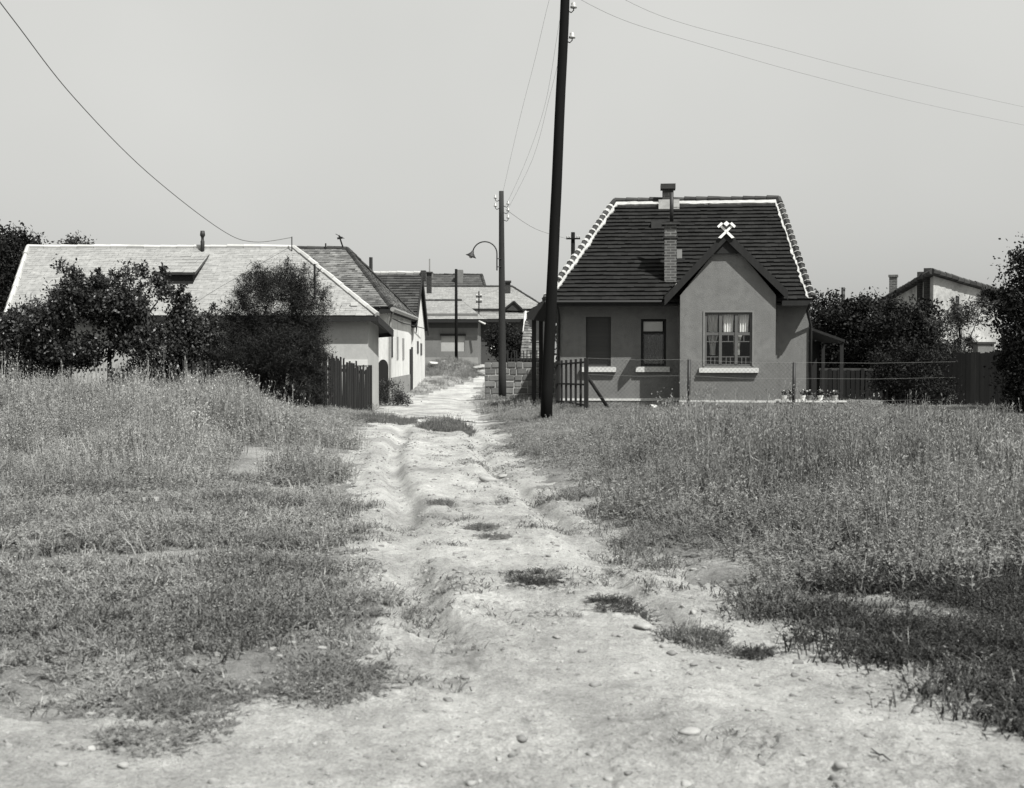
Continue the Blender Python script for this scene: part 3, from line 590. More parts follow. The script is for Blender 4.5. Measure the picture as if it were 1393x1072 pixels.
# right hand side
RT = 'dark trees beside the right house'
plant('dark_tree', 'dark tree beside the right corner of the tiled house', 'tree', at(1128, 530, 45)[:2], [blob(1132, 450, 45, 84, 80), blob(1122, 412, 45, 40, 30), blob(1130, 500, 45, 90, 80)], 520, 45, .11, M_leafD, .18, group=RT, gap=.25)
plant('dark_tree', 'dark tree in the middle gap under the thin stovepipe', 'tree', at(1178, 530, 44)[:2], [blob(1180, 440, 44, 80, 70), blob(1175, 490, 44, 110, 90), blob(1182, 412, 44, 40, 26), blob(1150, 430, 44, 50, 40)], 560, 45, .11, M_leafD, .18, group=RT, gap=.25)
plant('dark_tree', 'dark tree in front of the dark roof slope of the peeling house', 'tree', at(1240, 540, 42)[:2], [blob(1228, 450, 42, 80, 80), blob(1245, 500, 42, 110, 90), blob(1262, 440, 42, 40, 60), blob(1285, 510, 42, 70, 60)], 600, 45, .11, M_leafD, .18, group=RT, gap=.22)
plant('sumac_tree', 'spiky leafed young tree before the peeling pale wall', 'tree', at(1308, 545, 40)[:2], [blob(1300, 470, 40, 50, 90), blob(1325, 425, 40, 60, 34), blob(1290, 440, 40, 40, 40)], 110, 40, .13, M_leafM, .14, aspect=.22, spikes=22, gap=.4)
plant('walnut_tree', 'tall dark tree cut off by the right edge of the picture', 'tree', at(1400, 570, 31)[:2], [blob(1400, 430, 31, 90, 200), blob(1385, 365, 31, 40, 50), blob(1360, 420, 31, 30, 60), blob(1405, 510, 31, 80, 120), blob(1440, 400, 31, 120, 200)], 900, 45, .09, M_leafD, .14, spikes=30, trunk_r=.12, gap=.3)
plant('elder_bush', 'dark bush against the board fence on the right', 'bush', at(1245, 560, 36)[:2], [blob(1245, 515, 36, 110, 90), blob(1215, 500, 36, 80, 90)], 420, 40, .07, M_leafD, .12, stems=3, trunk_r=.02)
plant('weed_bush', 'tall pale weed bush in the field below the flower bench', 'bush', at(1170, 590, 28)[:2], [blob(1168, 578, 28, 90, 60), blob(1185, 566, 28, 50, 40)], 260, 40, .04, M_weedR, .09, stems=4, trunk_r=.01, gap=.3, aspect=.3)
plant('weed_bush', 'tall pale weed bush rising left of the wooden garden fence', 'bush', at(318, 560, 26)[:2], [blob(312, 545, 26, 80, 84), blob(338, 560, 26, 60, 60), blob(296, 560, 26, 60, 60)], 420, 46, .035, M_weedL, .09, stems=4, trunk_r=.01, gap=.3, aspect=.3)
# centre
plant('verge_bush', 'weedy bush at the foot of the white walled house', 'bush', at(528, 552, 39.5)[:2], [blob(530, 538, 39.5, 36, 40), blob(545, 546, 39.5, 26, 22)], 120, 40, .05, M_leafM, .09, stems=3, trunk_r=.012)
plant('garden_bush', 'dark garden bush behind the stone block wall', 'bush', at(690, 510, 62)[:2], [blob(690, 468, 62, 40, 50), blob(712, 475, 62, 34, 40), blob(675, 460, 62, 26, 26)], 220, 45, .12, M_leafD, .18, stems=2, trunk_r=.05, gap=.3)

# ------------------------------------------------------------ shared building materials
M_wallR = mat('grey_render', 0.14, .20, 5, .95, bump=.025, bscale=45, stain=.16, streak=.07); M_wallRs = mat('side_render', 0.185, .12, 1.6, .95, bump=.008, bscale=90)
M_white = mat('white_paint', 0.46, .08, 3, .8, bump=.003); M_limewash = mat('limewash', 0.60, .25, 1.2, .95, bump=.02, stain=.5, streak=.15, stretch=(1, 1, .35)); M_limewash2 = mat('clean_limewash', 0.56, .15, 1.2, .95, bump=.008, stain=.25, streak=.3)
M_tileD = mat('dark_clay_tile', 0.013, .25, 2, .9, bump=.004, island=.22, spec=.15); M_tileM = mat('weathered_tile', 0.11, .4, 1.6, .9, bump=.004, island=.4, stain=.6)
M_slate = mat('pale_slate', 0.215, .34, 9, .9, bump=.012, island=.07, stain=.25); M_slate2 = mat('grey_slate', 0.19, .32, 7, .9, bump=.004, island=.14, stain=.2)
M_cap = mat('ridge_cap', 0.03, .3, 4, .9, island=.4); M_mortar = mat('white_mortar', 0.32, .25, 5, .9, bump=.01)
M_wood = mat('dark_wood', 0.012, .3, 3, .85, bump=.005, stretch=(3, 3, .4), island=.3); M_woodG = mat('grey_wood', 0.055, .3, 3, .9, bump=.005, stretch=(3, 3, .4), island=.3)
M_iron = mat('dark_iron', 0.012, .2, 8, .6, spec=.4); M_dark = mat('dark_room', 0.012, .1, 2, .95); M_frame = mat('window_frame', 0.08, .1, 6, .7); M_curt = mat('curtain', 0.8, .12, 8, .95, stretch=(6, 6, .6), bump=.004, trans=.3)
M_brick = brick_mat('chimney_brick', .085, .045, .15, .26, .078, .016); M_brickD = brick_mat('sooty_brick', .03, .02, .05, .26, .078, .012)
M_glass = glass_mat(); M_galv = mat('galvanised_metal', .25, .15, 5, .5, metallic=.4); M_shutter = mat('grey_shutter', .045, .12, 2, .8, bump=.01, bscale=6, stretch=(.2, 1, 8))

# ------------------------------------------------------------ right house
EV = .65; O = at(757, 548, 36.0); O.z = g1(O.x, O.y); H = Frame(O, R(6))
house = thing('tiled_cottage', 'grey rendered cottage with steep dark tiled roof, white edged hips and projecting gabled bay', 'house', O, H.th)
zb = O.z - 0.2
uR = H.onv(1100, 480, 0)[0]; z_eave = H.onv(830, 409, -EV)[1]; vR = 3.6; z_r = H.onv(950, 274, vR)[1]
ez = lambda v: z_eave + (z_r - z_eave) * (v + EV) / (vR + EV)      # height of the front slope
VB = 7.6
b0, _ = H.onv(925, 480, -1.0); b1, _ = H.onv(1055, 480, -1.0)
def hole(x0, x1, y0, y1, v): a, zt = H.onv(x0, y0, v); b, zb_ = H.onv(x1, y1, v); return (a, b, zb_, zt)
hS = hole(797, 831, 431, 498, 0); hD = hole(872, 906, 434, 498, 0); hW = hole(959, 1023, 425, 498, -1.0)
zp = H.onv(1000, 546, -1.0)[1]; zp2 = zp + .05
mb = MB(); wall_skin(mb, H, 0, 0, b0, zb, z_eave + .35, [hS, hD], .16); wall_skin(mb, H, 0, b1, uR, zb, z_eave + .35, [], .1)
mb.poly(H.W(0, 0, zb), H.W(0, 0, z_eave + .35), H.W(0, VB - .6, z_eave + .35), H.W(0, VB - .6, zb)); mb.poly(H.W(uR, 0, zb), H.W(uR, 0, z_eave + .35), H.W(uR, VB - .6, z_eave + .35), H.W(uR, VB - .6, zb)); mb.poly(H.W(0, VB - .6, zb), H.W(uR, VB - .6, zb), H.W(uR, VB - .6, z_eave + .35), H.W(0, VB - .6, z_eave + .35))
mb.build('wall', M_wallR, house)
# bay
zs0 = H.onv(926, 402, -1)[1]; zap = H.onv(988, 322, -1)[1]; uc = H.onv(988, 322, -1)[0]
mb = MB(); wall_skin(mb, H, -1.0, b0, b1, zb, zs0, [hW], .14)
mb.poly(H.W(b0, -1, zs0), H.W(b1, -1, zs0), H.W(uc + .02, -1, zap)); mb.poly(H.W(b0, -1, zb), H.W(b0, -1, zs0), H.W(b0, 0, zs0), H.W(b0, 0, zb)); mb.poly(H.W(b1, -1, zb), H.W(b1, -1, zs0), H.W(b1, 0, zs0), H.W(b1, 0, zb))
bay = mb.build('bay_wall', M_wallR, house)
MB().box(H, b0 - .02, b1 + .02, -1.025, -.99, zp - .03, zp + .03).build('plinth_band', M_white, bay)
MB().box(H, b0 - .015, b1 + .015, -1.018, -.99, zb, zp - .032).build('plinth', mat('plinth_render', .17, .15, 3, .95, bump=.01), bay)
MB().box(H, 0.0, b0, -.025, .01, zp - .03, zp + .03).build('plinth_band', M_white, house); MB().box(H, b1, uR + .01, -.025, .01, zp - .03, zp + .03).build('plinth_band', M_white, house)
# sills
for (x0, x1, y0, y1, v) in ((790, 838, 499.5, 506, 0), (865, 911, 499, 506, 0), (951, 1032, 500.5, 507, -1)):
    a, zt = H.onv(x0, y0, v - .1); b, z_ = H.onv(x1, y1, v - .1); MB().box(H, a, b, v - .12, v + .10, z_, zt).build('window_sill', M_white, house)
# shuttered window
MB().box(H, hS[0], hS[1], .10, .16, hS[2], hS[3]).build('shutter', M_shutter, house)
# half glazed door-like window
f_ = MB(); a, b, c, d = hD
for q in ((a, a + .07, c, d), (b - .07, b, c, d)): f_.box(H, q[0], q[1], .06, .14, q[2], q[3])
zt = H.onv(880, 451, 0)[1]
for z_ in (c + .035, zt - .03, d - .035): f_.box(H, a + .07, b - .07, .065, .135, z_ - .035, z_ + .035)
wd = f_.build('window_frame', M_wood, house); MB().box(H, a + .07, b - .07, .08, .088, c + .07, zt - .065).build('pane', M_glass, wd); MB().box(H, a + .07, b - .1, .095, .105, zt + .005, d - .07).build('blind', mat('paper_blind', .45, .1, 4, .9), wd)
# lace curtain
def curtain(name, fr, u0, u1, v, z0, z1, m, par, pinch=0.0, side=0, waves=7):
    c_ = MB(); n = 28; r_ = 12; P = []
    for j_ in range(r_ + 1):
        t = j_ / r_; z_ = z1 + (z0 - z1) * t; k = 1 - pinch * math.sin(min(t * 1.25, 1) * math.pi * .5)
        a_, b_ = (u0, u0 + (u1 - u0) * k) if side < 0 else ((u1 - (u1 - u0) * k, u1) if side > 0 else (u0 + (u1 - u0) * (1 - k) / 2, u1 - (u1 - u0) * (1 - k) / 2))
        P += [fr.W(a_ + (b_ - a_) * i_ / n, v + .02 * math.sin(i_ / n * waves * 6.28 + t), z_) for i_ in range(n + 1)]
    c_.add(P, [(j_ * (n + 1) + i_, j_ * (n + 1) + i_ + 1, (j_ + 1) * (n + 1) + i_ + 1, (j_ + 1) * (n + 1) + i_) for j_ in range(r_) for i_ in range(n)])
    return c_.build(name, m, par, smooth=True)
curtain('curtain', H, a + .1, b - .1, .16, c + .07, zt - .1, mat('lace', .09, .3, 14, .95), wd, waves=9)
# bay window: three columns, short upper row over tall lower row
a, b, c, d = hW; fw = .055; zt = H.onv(990, 454, -1)[1]; f_ = MB()
f_.box(H, a, a + fw, -.97, -.9, c, d); f_.box(H, b - fw, b, -.97, -.9, c, d); f_.box(H, a + fw, b - fw, -.965, -.905, d - fw, d); f_.box(H, a + fw, b - fw, -.965, -.905, c, c + fw)
cw = (b - a) / 3
for k in (1, 2): f_.box(H, a + cw * k - .04, a + cw * k + .04, -.975, -.9, c + fw, d - fw)
for k in range(3):
    l_, r_ = a + cw * k + (.04 if k else fw), a + cw * (k + 1) - (.04 if k < 2 else fw)
    f_.box(H, l_, r_, -.96, -.91, zt - .04, zt + .04)
    hgt = zt - .04 - c - fw; f_.box(H, l_, r_, -.955, -.92, c + fw + hgt * .78 - .012, c + fw + hgt * .78 + .012); f_.box(H, l_, r_, -.955, -.92, c + fw + hgt * .25 - .012, c + fw + hgt * .25 + .012)
    for q in (.34, .67): f_.box(H, l_ + (r_ - l_) * q - .01, l_ + (r_ - l_) * q + .01, -.953, -.922, c + fw, c + fw + hgt * .25 - .012)
    f_.box(H, l_ + (r_ - l_) * .5 - .01, l_ + (r_ - l_) * .5 + .01, -.953, -.922, c + fw + hgt * .78 + .012, zt - .04)
wf = f_.build('window_frame', M_frame, bay)
surr = MB(); surr.box(H, a - .05, a, -1.02, -.99, c, d + .05); surr.box(H, b, b + .05, -1.02, -.99, c, d + .05); surr.box(H, a, b, -1.02, -.99, d, d + .05); surr.build('window_surround', mat('frame_light', .15, .1, 6, .8), bay)
for k in range(3):
    l_, r_ = a + cw * k + (.04 if k else fw), a + cw * (k + 1) - (.04 if k < 2 else fw)
    MB().poly(H.W(l_, -.936, c + fw), H.W(r_, -.936, c + fw), H.W(r_, -.936, d - fw), H.W(l_, -.936, d - fw)).build('pane', M_glass, wf)
    curtain('curtain', H, l_ + .01, r_ - .01, -.86, zt + .05, d - .02, M_curt, wf, 0.15, 0, 4)
curtain('curtain', H, a + .06, a + cw - .04, -.84, c + .3, zt + .02, M_curt, wf, .55, 0, 4); curtain('curtain', H, a + cw + .35, a + 2 * cw - .03, -.84, c + .3, zt + .02, M_curt, wf, .45, 1, 4); curtain('curtain', H, a + 2 * cw + .05, a + 3 * cw - .25, -.84, c + .3, zt + .02, M_curt, wf, .6, -1, 4)
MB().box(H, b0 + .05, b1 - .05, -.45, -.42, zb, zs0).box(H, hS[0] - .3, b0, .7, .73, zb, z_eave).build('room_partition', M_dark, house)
# roof
eL = -0.28; eR = H.onv(1105, 404, -EV)[0]
rl = H.onv(836, 276, vR)[0]; rr_ = H.onv(1059, 270, vR)[0]
A_, B_ = H.W(eL, -EV, z_eave), H.W(eR, -EV, z_eave); RC, RL = H.W(rr_, vR, z_r), H.W(rl, vR, z_r); Bb, Ab = H.W(eR, VB, z_eave), H.W(eL, VB, z_eave)
rb = MB(); slab(rb, [A_, B_, RC, RL]); slab(rb, [B_, Bb, RC]); slab(rb, [Bb, Ab, RL, RC]); slab(rb, [Ab, A_, RL]); roof = rb.build('roof', M_wood, house)
tb = MB(); tiles(tb, A_, B_, RC, RL, 26, .2, .05, .007); tiles(tb, B_, Bb, RC, RC, 25, .24, .04, .008); tiles(tb, Ab, A_, RL, RL, 25, .24, .04, .008); tiles(tb, Bb, Ab, RL, RC, 20, .3, .04, .008); tb.build('tile_courses', M_tileD, roof)
def strip(p, q, side, wdt=.24, lift=.055, n=40, amp=.02):
    """rough mortar band lying on the slope beside an edge p-q; side = direction into the slope"""
    s_ = MB(); p = Vector(p); q = Vector(q); side = Vector(side); nn = (q - p).cross(side).normalized(); nn = nn if nn.z > 0 else -nn; vs = []
    for i_ in range(n + 1):
        c_ = p.lerp(q, i_ / n); w1 = wdt + random.uniform(-amp, amp); up = nn * (lift + random.uniform(-.004, .004)); vs += [c_ + up + side * .0, c_ + up + side * w1, c_ + side * (w1 + .01) + nn * .0]
    s_.add(vs, [(i_ * 3, i_ * 3 + 1, i_ * 3 + 4, i_ * 3 + 3) for i_ in range(n)] + [(i_ * 3 + 1, i_ * 3 + 2, i_ * 3 + 5, i_ * 3 + 4) for i_ in range(n)]); return s_
strip(RL, RC, (A_ - RL) - (RC - RL).normalized() * (A_ - RL).dot((RC - RL).normalized()) and ((A_ - RL) - (RC - RL).normalized() * (A_ - RL).dot((RC - RL).normalized())).normalized(), .22, .062).build('mortar_band', M_mortar, roof)
strip(A_, RL, H.u, .16, .062, amp=.035).build('mortar_band', M_mortar, roof); strip(B_, RC, -H.u, .15, .062, amp=.035).build('mortar_band', M_mortar, roof)
rc = MB(); up = Vector((0, 0, .05)); ridge_caps(rc, RL + up, RC + up, .10); ridge_caps(rc, A_ + up, RL + up, .10, .3); ridge_caps(rc, B_ + up, RC + up, .10, .3); ridge_caps(rc, Ab + up, RL + up, .1); ridge_caps(rc, Bb + up, RC + up, .1); rc.build('ridge_tiles', M_cap, roof)
for p_, q_, n_ in ((A_, RL, .05), (B_, RC, .018)):
    jt = MB(); L_ = (q_ - p_).length
    for i_ in range(int(L_ / .3)): c_ = p_.lerp(q_, (i_ + .5) * .3 / L_) + up; dd = (q_ - p_).normalized(); hl = n_ * random.uniform(.6, 1.2); jt.tube([c_ - dd * hl, c_ + dd * hl], .114, 8)
    jt.build('mortar_joints', M_mortar, roof)
# eaves: fascia, soffit, gutter, rafter ends
MB().box(H, eL, H.onv(905, 409, -EV)[0], -EV - .02, -EV + .015, z_eave - .16, z_eave - .02).build('fascia', M_wood, roof)
MB().box(H, b1 + .2, eR, -EV - .02, -EV + .015, z_eave - .16, z_eave - .02).build('fascia', M_wood, roof)
MB().box(H, eR - .02, eR + .01, -EV + .02, VB, z_eave - .16, z_eave - .02).build('fascia', M_wood, roof)
MB().box(H, eL - .01, eL + .02, -EV + .02, VB, z_eave - .16, z_eave - .02).build('fascia', M_wood, roof)
MB().box(H, eL + .03, eR - .03, -EV + .02, .0, z_eave - .12, z_eave - .09).build('soffit', M_wood, roof)
g_ = MB(); g_.tube([H.W(eL, -EV - .06, z_eave - .03), H.W(b0 - .5, -EV - .06, z_eave - .04)], .045, 8); g_.build('gutter', M_iron, roof)
g_ = MB(); zz = H.onv(758, 425, -.1)[1]; g_.tube([H.W(.02, -EV - .06, z_eave - .08), H.W(.05, -.35, z_eave - .2), H.W(.07, -.07, z_eave - .45), H.W(.07, -.07, zb)], .045, 8); g_.build('downpipe', M_iron, house, smooth=True)
g_ = MB(); g_.tube([H.W(eR - .05, -EV - .06, z_eave - .1), H.W(eR - .1, -.35, z_eave - .3), H.W(uR + .05, -.05, z_eave - .7), H.W(uR + .05, -.05, zb)], .04, 8); g_.build('downpipe', M_iron, house, smooth=True)
# bay roof
fe = -1.15; vx = lambda z_: -EV + (z_ - z_eave) / (z_r - z_eave) * (vR + EV)
uf, zf = H.onv(904, 406, fe); ua, za = H.onv(988, 316, fe); ug, zg = H.onv(1072, 398, fe)
PL, PA, PR = H.W(uf, fe, zf), H.W(ua, fe, za), H.W(ug, fe, zg); QL, QA, QR = H.W(uf, vx(zf) + .02, zf), H.W(ua, vx(za) + .05, za), H.W(ug, vx(zg) + .02, zg)
rb = MB(); slab(rb, [PL, PA, QA, QL], .05); slab(rb, [PA, PR, QR, QA], .05); bro = rb.build('bay_roof', M_wood, house)
tb = MB(); tiles(tb, QL, PL, PA, QA, 12, .24, .04, .008); tiles(tb, PR, QR, QA, PA, 12, .24, .04, .008); tb.build('tile_courses', M_tileD, bro)
bb = MB()
for p_, q_ in ((PL, PA), (PR, PA)):
    e1 = p_ - H.v * .03; e2 = q_ - H.v * .03; bb.prism([e1 + Vector((0, 0, .05)), e2 + Vector((0, 0, .05)), e2 - Vector((0, 0, .22)), e1 - Vector((0, 0, .20))], H.v * .045)
bb.build('barge_board', M_wood, bro)
zk = H.onv(988, 344, -1.3)[1]; kb = MB(); hw = H.onv(1008, 344, -1.3)[0] - ua + .05; kb.prism([H.W(ua - hw, -1.1, zk), H.W(ua + hw, -1.1, zk), H.W(ua + .12, -1.1, za - .1), H.W(ua - .12, -1.1, za - .1)], H.v * .05); kb.build('gable_panel', M_wood, bro)
rc = MB(); ridge_caps(rc, PA + up, QA + up, .09); rc.build('ridge_tiles', M_cap, bro)
e_, z__ = H.onv(905, 401, fe); strip(H.W(uf + .0, fe + .02, zf), PL.lerp(PA, .22), H.v, .16, .062, 8).build('mortar_band', M_mortar, bro)
for dv in (.0,):
    soff = MB(); 
# emblem: crossed miner's hammers
em = MB(); uE, zE = H.onv(988, 314, fe - .05); sc_ = 1 / F * 34.3; cz = zE
def emp(du, dz): return H.W(uE + du * sc_, fe - .09, cz + dz * sc_)
for s_ in (-1, 1):
    p0, p1 = emp(-11 * s_, -10), emp(6 * s_, 4.5); em.bar(p0, p1, 0.035, 4.6 * sc_, (0, 0, 1)) if False else em.prism([emp(-11 * s_, -9.3), emp(-7 * s_, -10.3), emp(9.6 * s_, 6.6), emp(7.4 * s_, 8.4)], H.v * .035 + H.v * .04 * (s_ > 0))
    em.prism([emp(x_ * s_, y_) for x_, y_ in ((4.6, 9.2), (7.0, 11.4), (12.6, 6.0), (10.4, 3.6))], -H.v * (.03 if s_ > 0 else .045))
em.prism([emp(x_, y_) for x_, y_ in ((-4.2, 9.2), (0, 5.6), (4.2, 9.2), (0, 12.8))], -H.v * .06)
em.build('crossed_hammers', mat('white_emblem', .7, .03, 4, .7), bro)
# chimneys and roof fittings
def fr_box(px0, px1, v): a_, _ = H.onv(px0, 300, v); b_, _ = H.onv(px1, 300, v); return a_, b_
a, b = fr_box(901, 916, vR - .1); zt = H.onv(908, 250, vR - .1)[1]; ch = MB(); ch.box(H, a, b, vR - .25, vR + .15, z_r - .5, zt - .18).build('chimney', M_brickD, roof)
c1 = MB(); c1.box(H, a - .06, b + .06, vR - .31, vR + .21, zt - .175, zt - .02); c1.build('chimney_cap', M_cap, roof); fl = MB(); fl.box(H, a - .12, b + .18, vR - .36, vR - .252, z_r - .28, z_r + .03); fl.build('chimney_flashing', M_mortar, roof)
a, b = fr_box(904, 920.5, .1); zt = H.onv(912, 306, .1)[1]; ch = MB(); ch.box(H, a, b, .0, .42, ez(0) - .4, zt); lower = ch.build('chimney', M_brick, roof)
c1 = MB(); c1.box(H, a - .08, b + .08, -.08, .5, zt + .001, zt + .07); c1.build('chimney_cap', M_brickD, lower); MB().box(H, a - .03, b + .03, -.03, .45, zt - .38, zt - .33).build('brick_collar', M_brickD, lower)
pp = MB(); uu = (a + b) / 2; pp.tube([H.W(uu + .03, .2, zt + .07), H.W(uu + .03, .2, H.onv(911, 262, .2)[1])], .055, 8); pp.build('flue_pipe', M_iron, lower, smooth=True)
a, b = fr_box(886, 906, 2.4); ht = MB(); ht.box(H, a, b, 2.3, 2.7, ez(2.3) - .05, ez(2.3) + .26); ht.build('roof_hatch', M_cap, roof)
v_ = .95; a, b = fr_box(921, 928, v_); ht = MB(); ht.box(H, a, b, v_, v_ + .2, ez(v_) - .05, ez(v_) + .33); ht.build('roof_vent', M_galv, roof)
a, b = fr_box(921, 932, .9); MB().box(H, a, b, .86, .95, ez(.86) - .0, ez(.86) + .12).build('roof_vent', M_iron, roof)
# lower side roof on the left of the house
v0 = .4; uA, zA = H.onv(741, 404, v0); uB, zB = H.onv(717, 427, v0); P1, P2 = H.W(0.0, v0, zA + .25), H.W(uB, v0, zB); P4, P3 = H.W(0.0, 3.4, zA + .25), H.W(uB, 3.4, zB)
rb = MB(); slab(rb, [P1, P2, P3, P4], .08); pr = rb.build('porch_roof', M_wood, house); tb = MB(); tiles(tb, P3, P2, P1, P4, 6, .24, .04, .008); tb.build('tile_courses', M_tileD, pr)
MB().prism([P1 - Vector((0, 0, .05)), P2 + Vector((0, 0, .03)), P2 - Vector((0, 0, .16)), H.W(0, v0, zB - .28)], -H.v * .05).build('barge_board', M_wood, pr)
for vv in (.6, 3.1): MB().box(H, uB + .12, uB + .24, vv, vv + .12, zb, zB - .1).build('porch_post', M_wood, pr)

# shed and fences to the right of the house
sh = thing('lean_to_shed', 'dark open lean-to shed beside the right wall of the cottage', 'shed', H.W(uR + .6, 2, O.z), H.th)
a0, z0 = H.onv(1101, 443, 1.0); a1, z1 = H.onv(1150, 462, 1.0); a0 = uR + .06; rb = MB(); slab(rb, [H.W(a0, 1, z0), H.W(a1, 1, z1), H.W(a1, 5, z1), H.W(a0, 5, z0)], .07); rb.build('shed_roof', M_wood, sh)
for vv in (1.05, 4.8): MB().box(H, a1 - .14, a1 - .04, vv, vv + .1, zb, z1 - .1).build('post', M_wood, sh)
rb = MB(); rb.box(H, a0, a1 - .2, 4.92, 5.0, zb, z1); rb.build('back_wall', M_wood, sh)

def board_fence(name, label, p, q, h, bwid, gapw, m, m2, hj=.04, lean=.02, posts=2.2, thick=.025, railz=(.3, .85), top=None):
    p = Vector((p[0], p[1], 0)); q = Vector((q[0], q[1], 0)); L_ = (q - p).length; d = (q - p) / L_; n = Vector((-d.y, d.x, 0)); t = thing(name, label, 'fence', (p.x, p.y, g1(p.x, p.y)))
    pb = MB(); x = 0
    while x < L_:
        c_ = p + d * (x + bwid / 2); z_ = g1(c_.x, c_.y); hh = (h if top is None else top(x / L_)) + random.uniform(-hj, hj); le = random.uniform(-lean, lean); off = n * random.uniform(-.006, .006)
        a_ = c_ + Vector((0, 0, z_ + .03)) + off; b_ = c_ + d * le * hh + Vector((0, 0, z_ + hh)) + off; wv = d * bwid * .5 * random.uniform(.85 if gapw > 0 else 1.0, 1.0 if gapw > 0 else 1.02); pb.prism([a_ - wv, a_ + wv, b_ + wv, b_ - wv + Vector((0, 0, random.uniform(-.03, .03)))], n * thick); x += bwid + gapw * random.uniform(.7, 1.3)
    pb.build('board_panel', m, t); rl_ = MB()
    for k in railz:
        a_ = p + Vector((0, 0, g1(p.x, p.y) + h * k)) + n * (thick + .03); b_ = q + Vector((0, 0, g1(q.x, q.y) + h * k)) + n * (thick + .03); rl_.bar(a_, b_, .04, .08)
    rl_.build('rail', m2, t)
    k = int(L_ / posts) + 1
    for i_ in range(k + 1):
        c_ = p + (q - p) * i_ / k; z_ = g1(c_.x, c_.y); po = MB(); po.box(Frame((c_.x, c_.y, z_), 0), -.05, .05, .08, .18, z_ - .1, z_ + h * 1.02); po.build('post', m2, t)
    return t
board_fence('board_fence', 'dark vertical board fence along the right side of the field', at(1205, 560, 37.5), at(1410, 565, 35.0), 1.55, .13, .0, M_wood, M_wood, lean=0, top=lambda t: 1.5 + .15 * t)
board_fence('board_fence', 'dark low board fence with a paler top rail behind the shed post and flower bench', at(1102, 540, 42), at(1205, 540, 41), 1.0, .13, .02, M_wood, M_woodG, railz=(.3, 1.02))
board_fence('picket_fence', 'tiny picket fence above the stone block wall', at(690, 520, 50), at(738, 520, 50), 1.62, .045, .09, M_wood, M_wood, hj=.06, railz=(.8,), thick=.02)

# flower bench with pots
fx = at(1058, 550, 34.0); fy = at(1150, 550, 34.0); zz = at(1100, 545, 34).z; bt = thing('flower_bench', 'low white board shelf for flower pots beside the bay', 'bench', (fx.x, 34, g1(fx.x, 34)))
MB().box(ID, fx.x, fy.x, 33.85, 34.15, zz - .04, zz).build('board', M_white, bt)
for k in (.08, .5, .92): xx = fx.x + (fy.x - fx.x) * k; MB().box(ID, xx - .05, xx + .05, 33.88, 34.12, g1(xx, 34) - .05, zz - .042).build('leg', M_stone, bt)
PD = [('pale flower pot with a white bloom, first on the bench', 1067, .62), ('dark flower pot left of the wire fence post', 1076, .1), ('white rimmed pot right of the wire fence post', 1092, .6), ('dark leafy flower pot in the middle of the bench', 1101, .12), ('small white flower pot near the right end of the bench', 1116, .6), ('last flower pot at the right end of the bench', 1136, .3)]
for lb, px, al in PD:
    c_ = at(px, 542, 34.0); x_ = c_.x; t = thing('flower_pot', lb, 'flower pot', (x_, 34, zz), 0, 'flower pots on the white bench')
    p_ = MB(); p_.tube([(x_, 34, zz + .001), (x_, 34, zz + .11), (x_, 34, zz + .112), (x_, 34, zz + .14)], [.05, .07, .08, .08], 12); p_.build('pot', mat('pot_%d' % int(al * 100), al, .1, 5, .8), t)
    cn = np.array([[x_, 34, zz + .2]]) + rng.normal(0, .004, (8, 3)); v, f = leaves_np(cn, np.full(8, .03), 18, .06, .5, 1); link_mesh('plant', npmesh('plant', v, f), M_leafM, t)
    cn = np.array([[x_, 34, zz + .25]]) + rng.normal(0, .012, (4, 3)); v, f = leaves_np(cn, np.full(4, .015), 8, .035, .8, 1); link_mesh('bloom', npmesh('bloom', v, f), mat('petal', .7, .1, 5, .8), t)

# iron gate, wire fence and strut in front of the house
gt = thing('picket_gate', 'dark leaning garden gate of thin upright slats behind the tall pole', 'gate', at(778, 560, 33.3))
a_, b_ = at(758, 545, 35.5), at(797, 566, 32.2); zt0, zt1 = at(758, 491, 35.5).z, at(797, 487, 32.2).z
for i_ in range(7):
    t = i_ / 6; x = a_.x + (b_.x - a_.x) * t; y = a_.y + (b_.y - a_.y) * t; zt = zt0 + (zt1 - zt0) * t; z_ = g1(x, y); last = i_ in (0, 6)
    MB().box(Frame((x, y, z_), R(20)), -.03 if not last else -.05, .03 if not last else .05, -.015, .015 if not last else .07, z_ - (.1 if last else -.05), zt).build('slat' if not last else 'gate_post', M_wood, gt)
rl_ = MB()
for k in (.2, .55, .93): rl_.bar(Vector((a_.x, a_.y + .045, zt0 * k)), Vector((b_.x, b_.y + .045, zt1 * k)), .03, .05)
rl_.build('rail', M_wood, gt)
wfn = thing('wire_fence', 'sagging chain link fence on thin posts before the grey cottage', 'fence', at(937, 556, 32.2))
PX = [(797, 487, 32.2), (937, 489, 32.4), (1080, 493, 32.8), (1300, 492, 33.6)]; tops = [at(*p_) for p_ in PX]
for i_, tp in enumerate(tops[1:3]): z_ = g1(tp.x, tp.y); MB().tube([(tp.x, tp.y, z_ - .1), (tp.x + .01, tp.y, tp.z)], .045, 8).build('post', M_iron, wfn, smooth=True)
lk = MB()
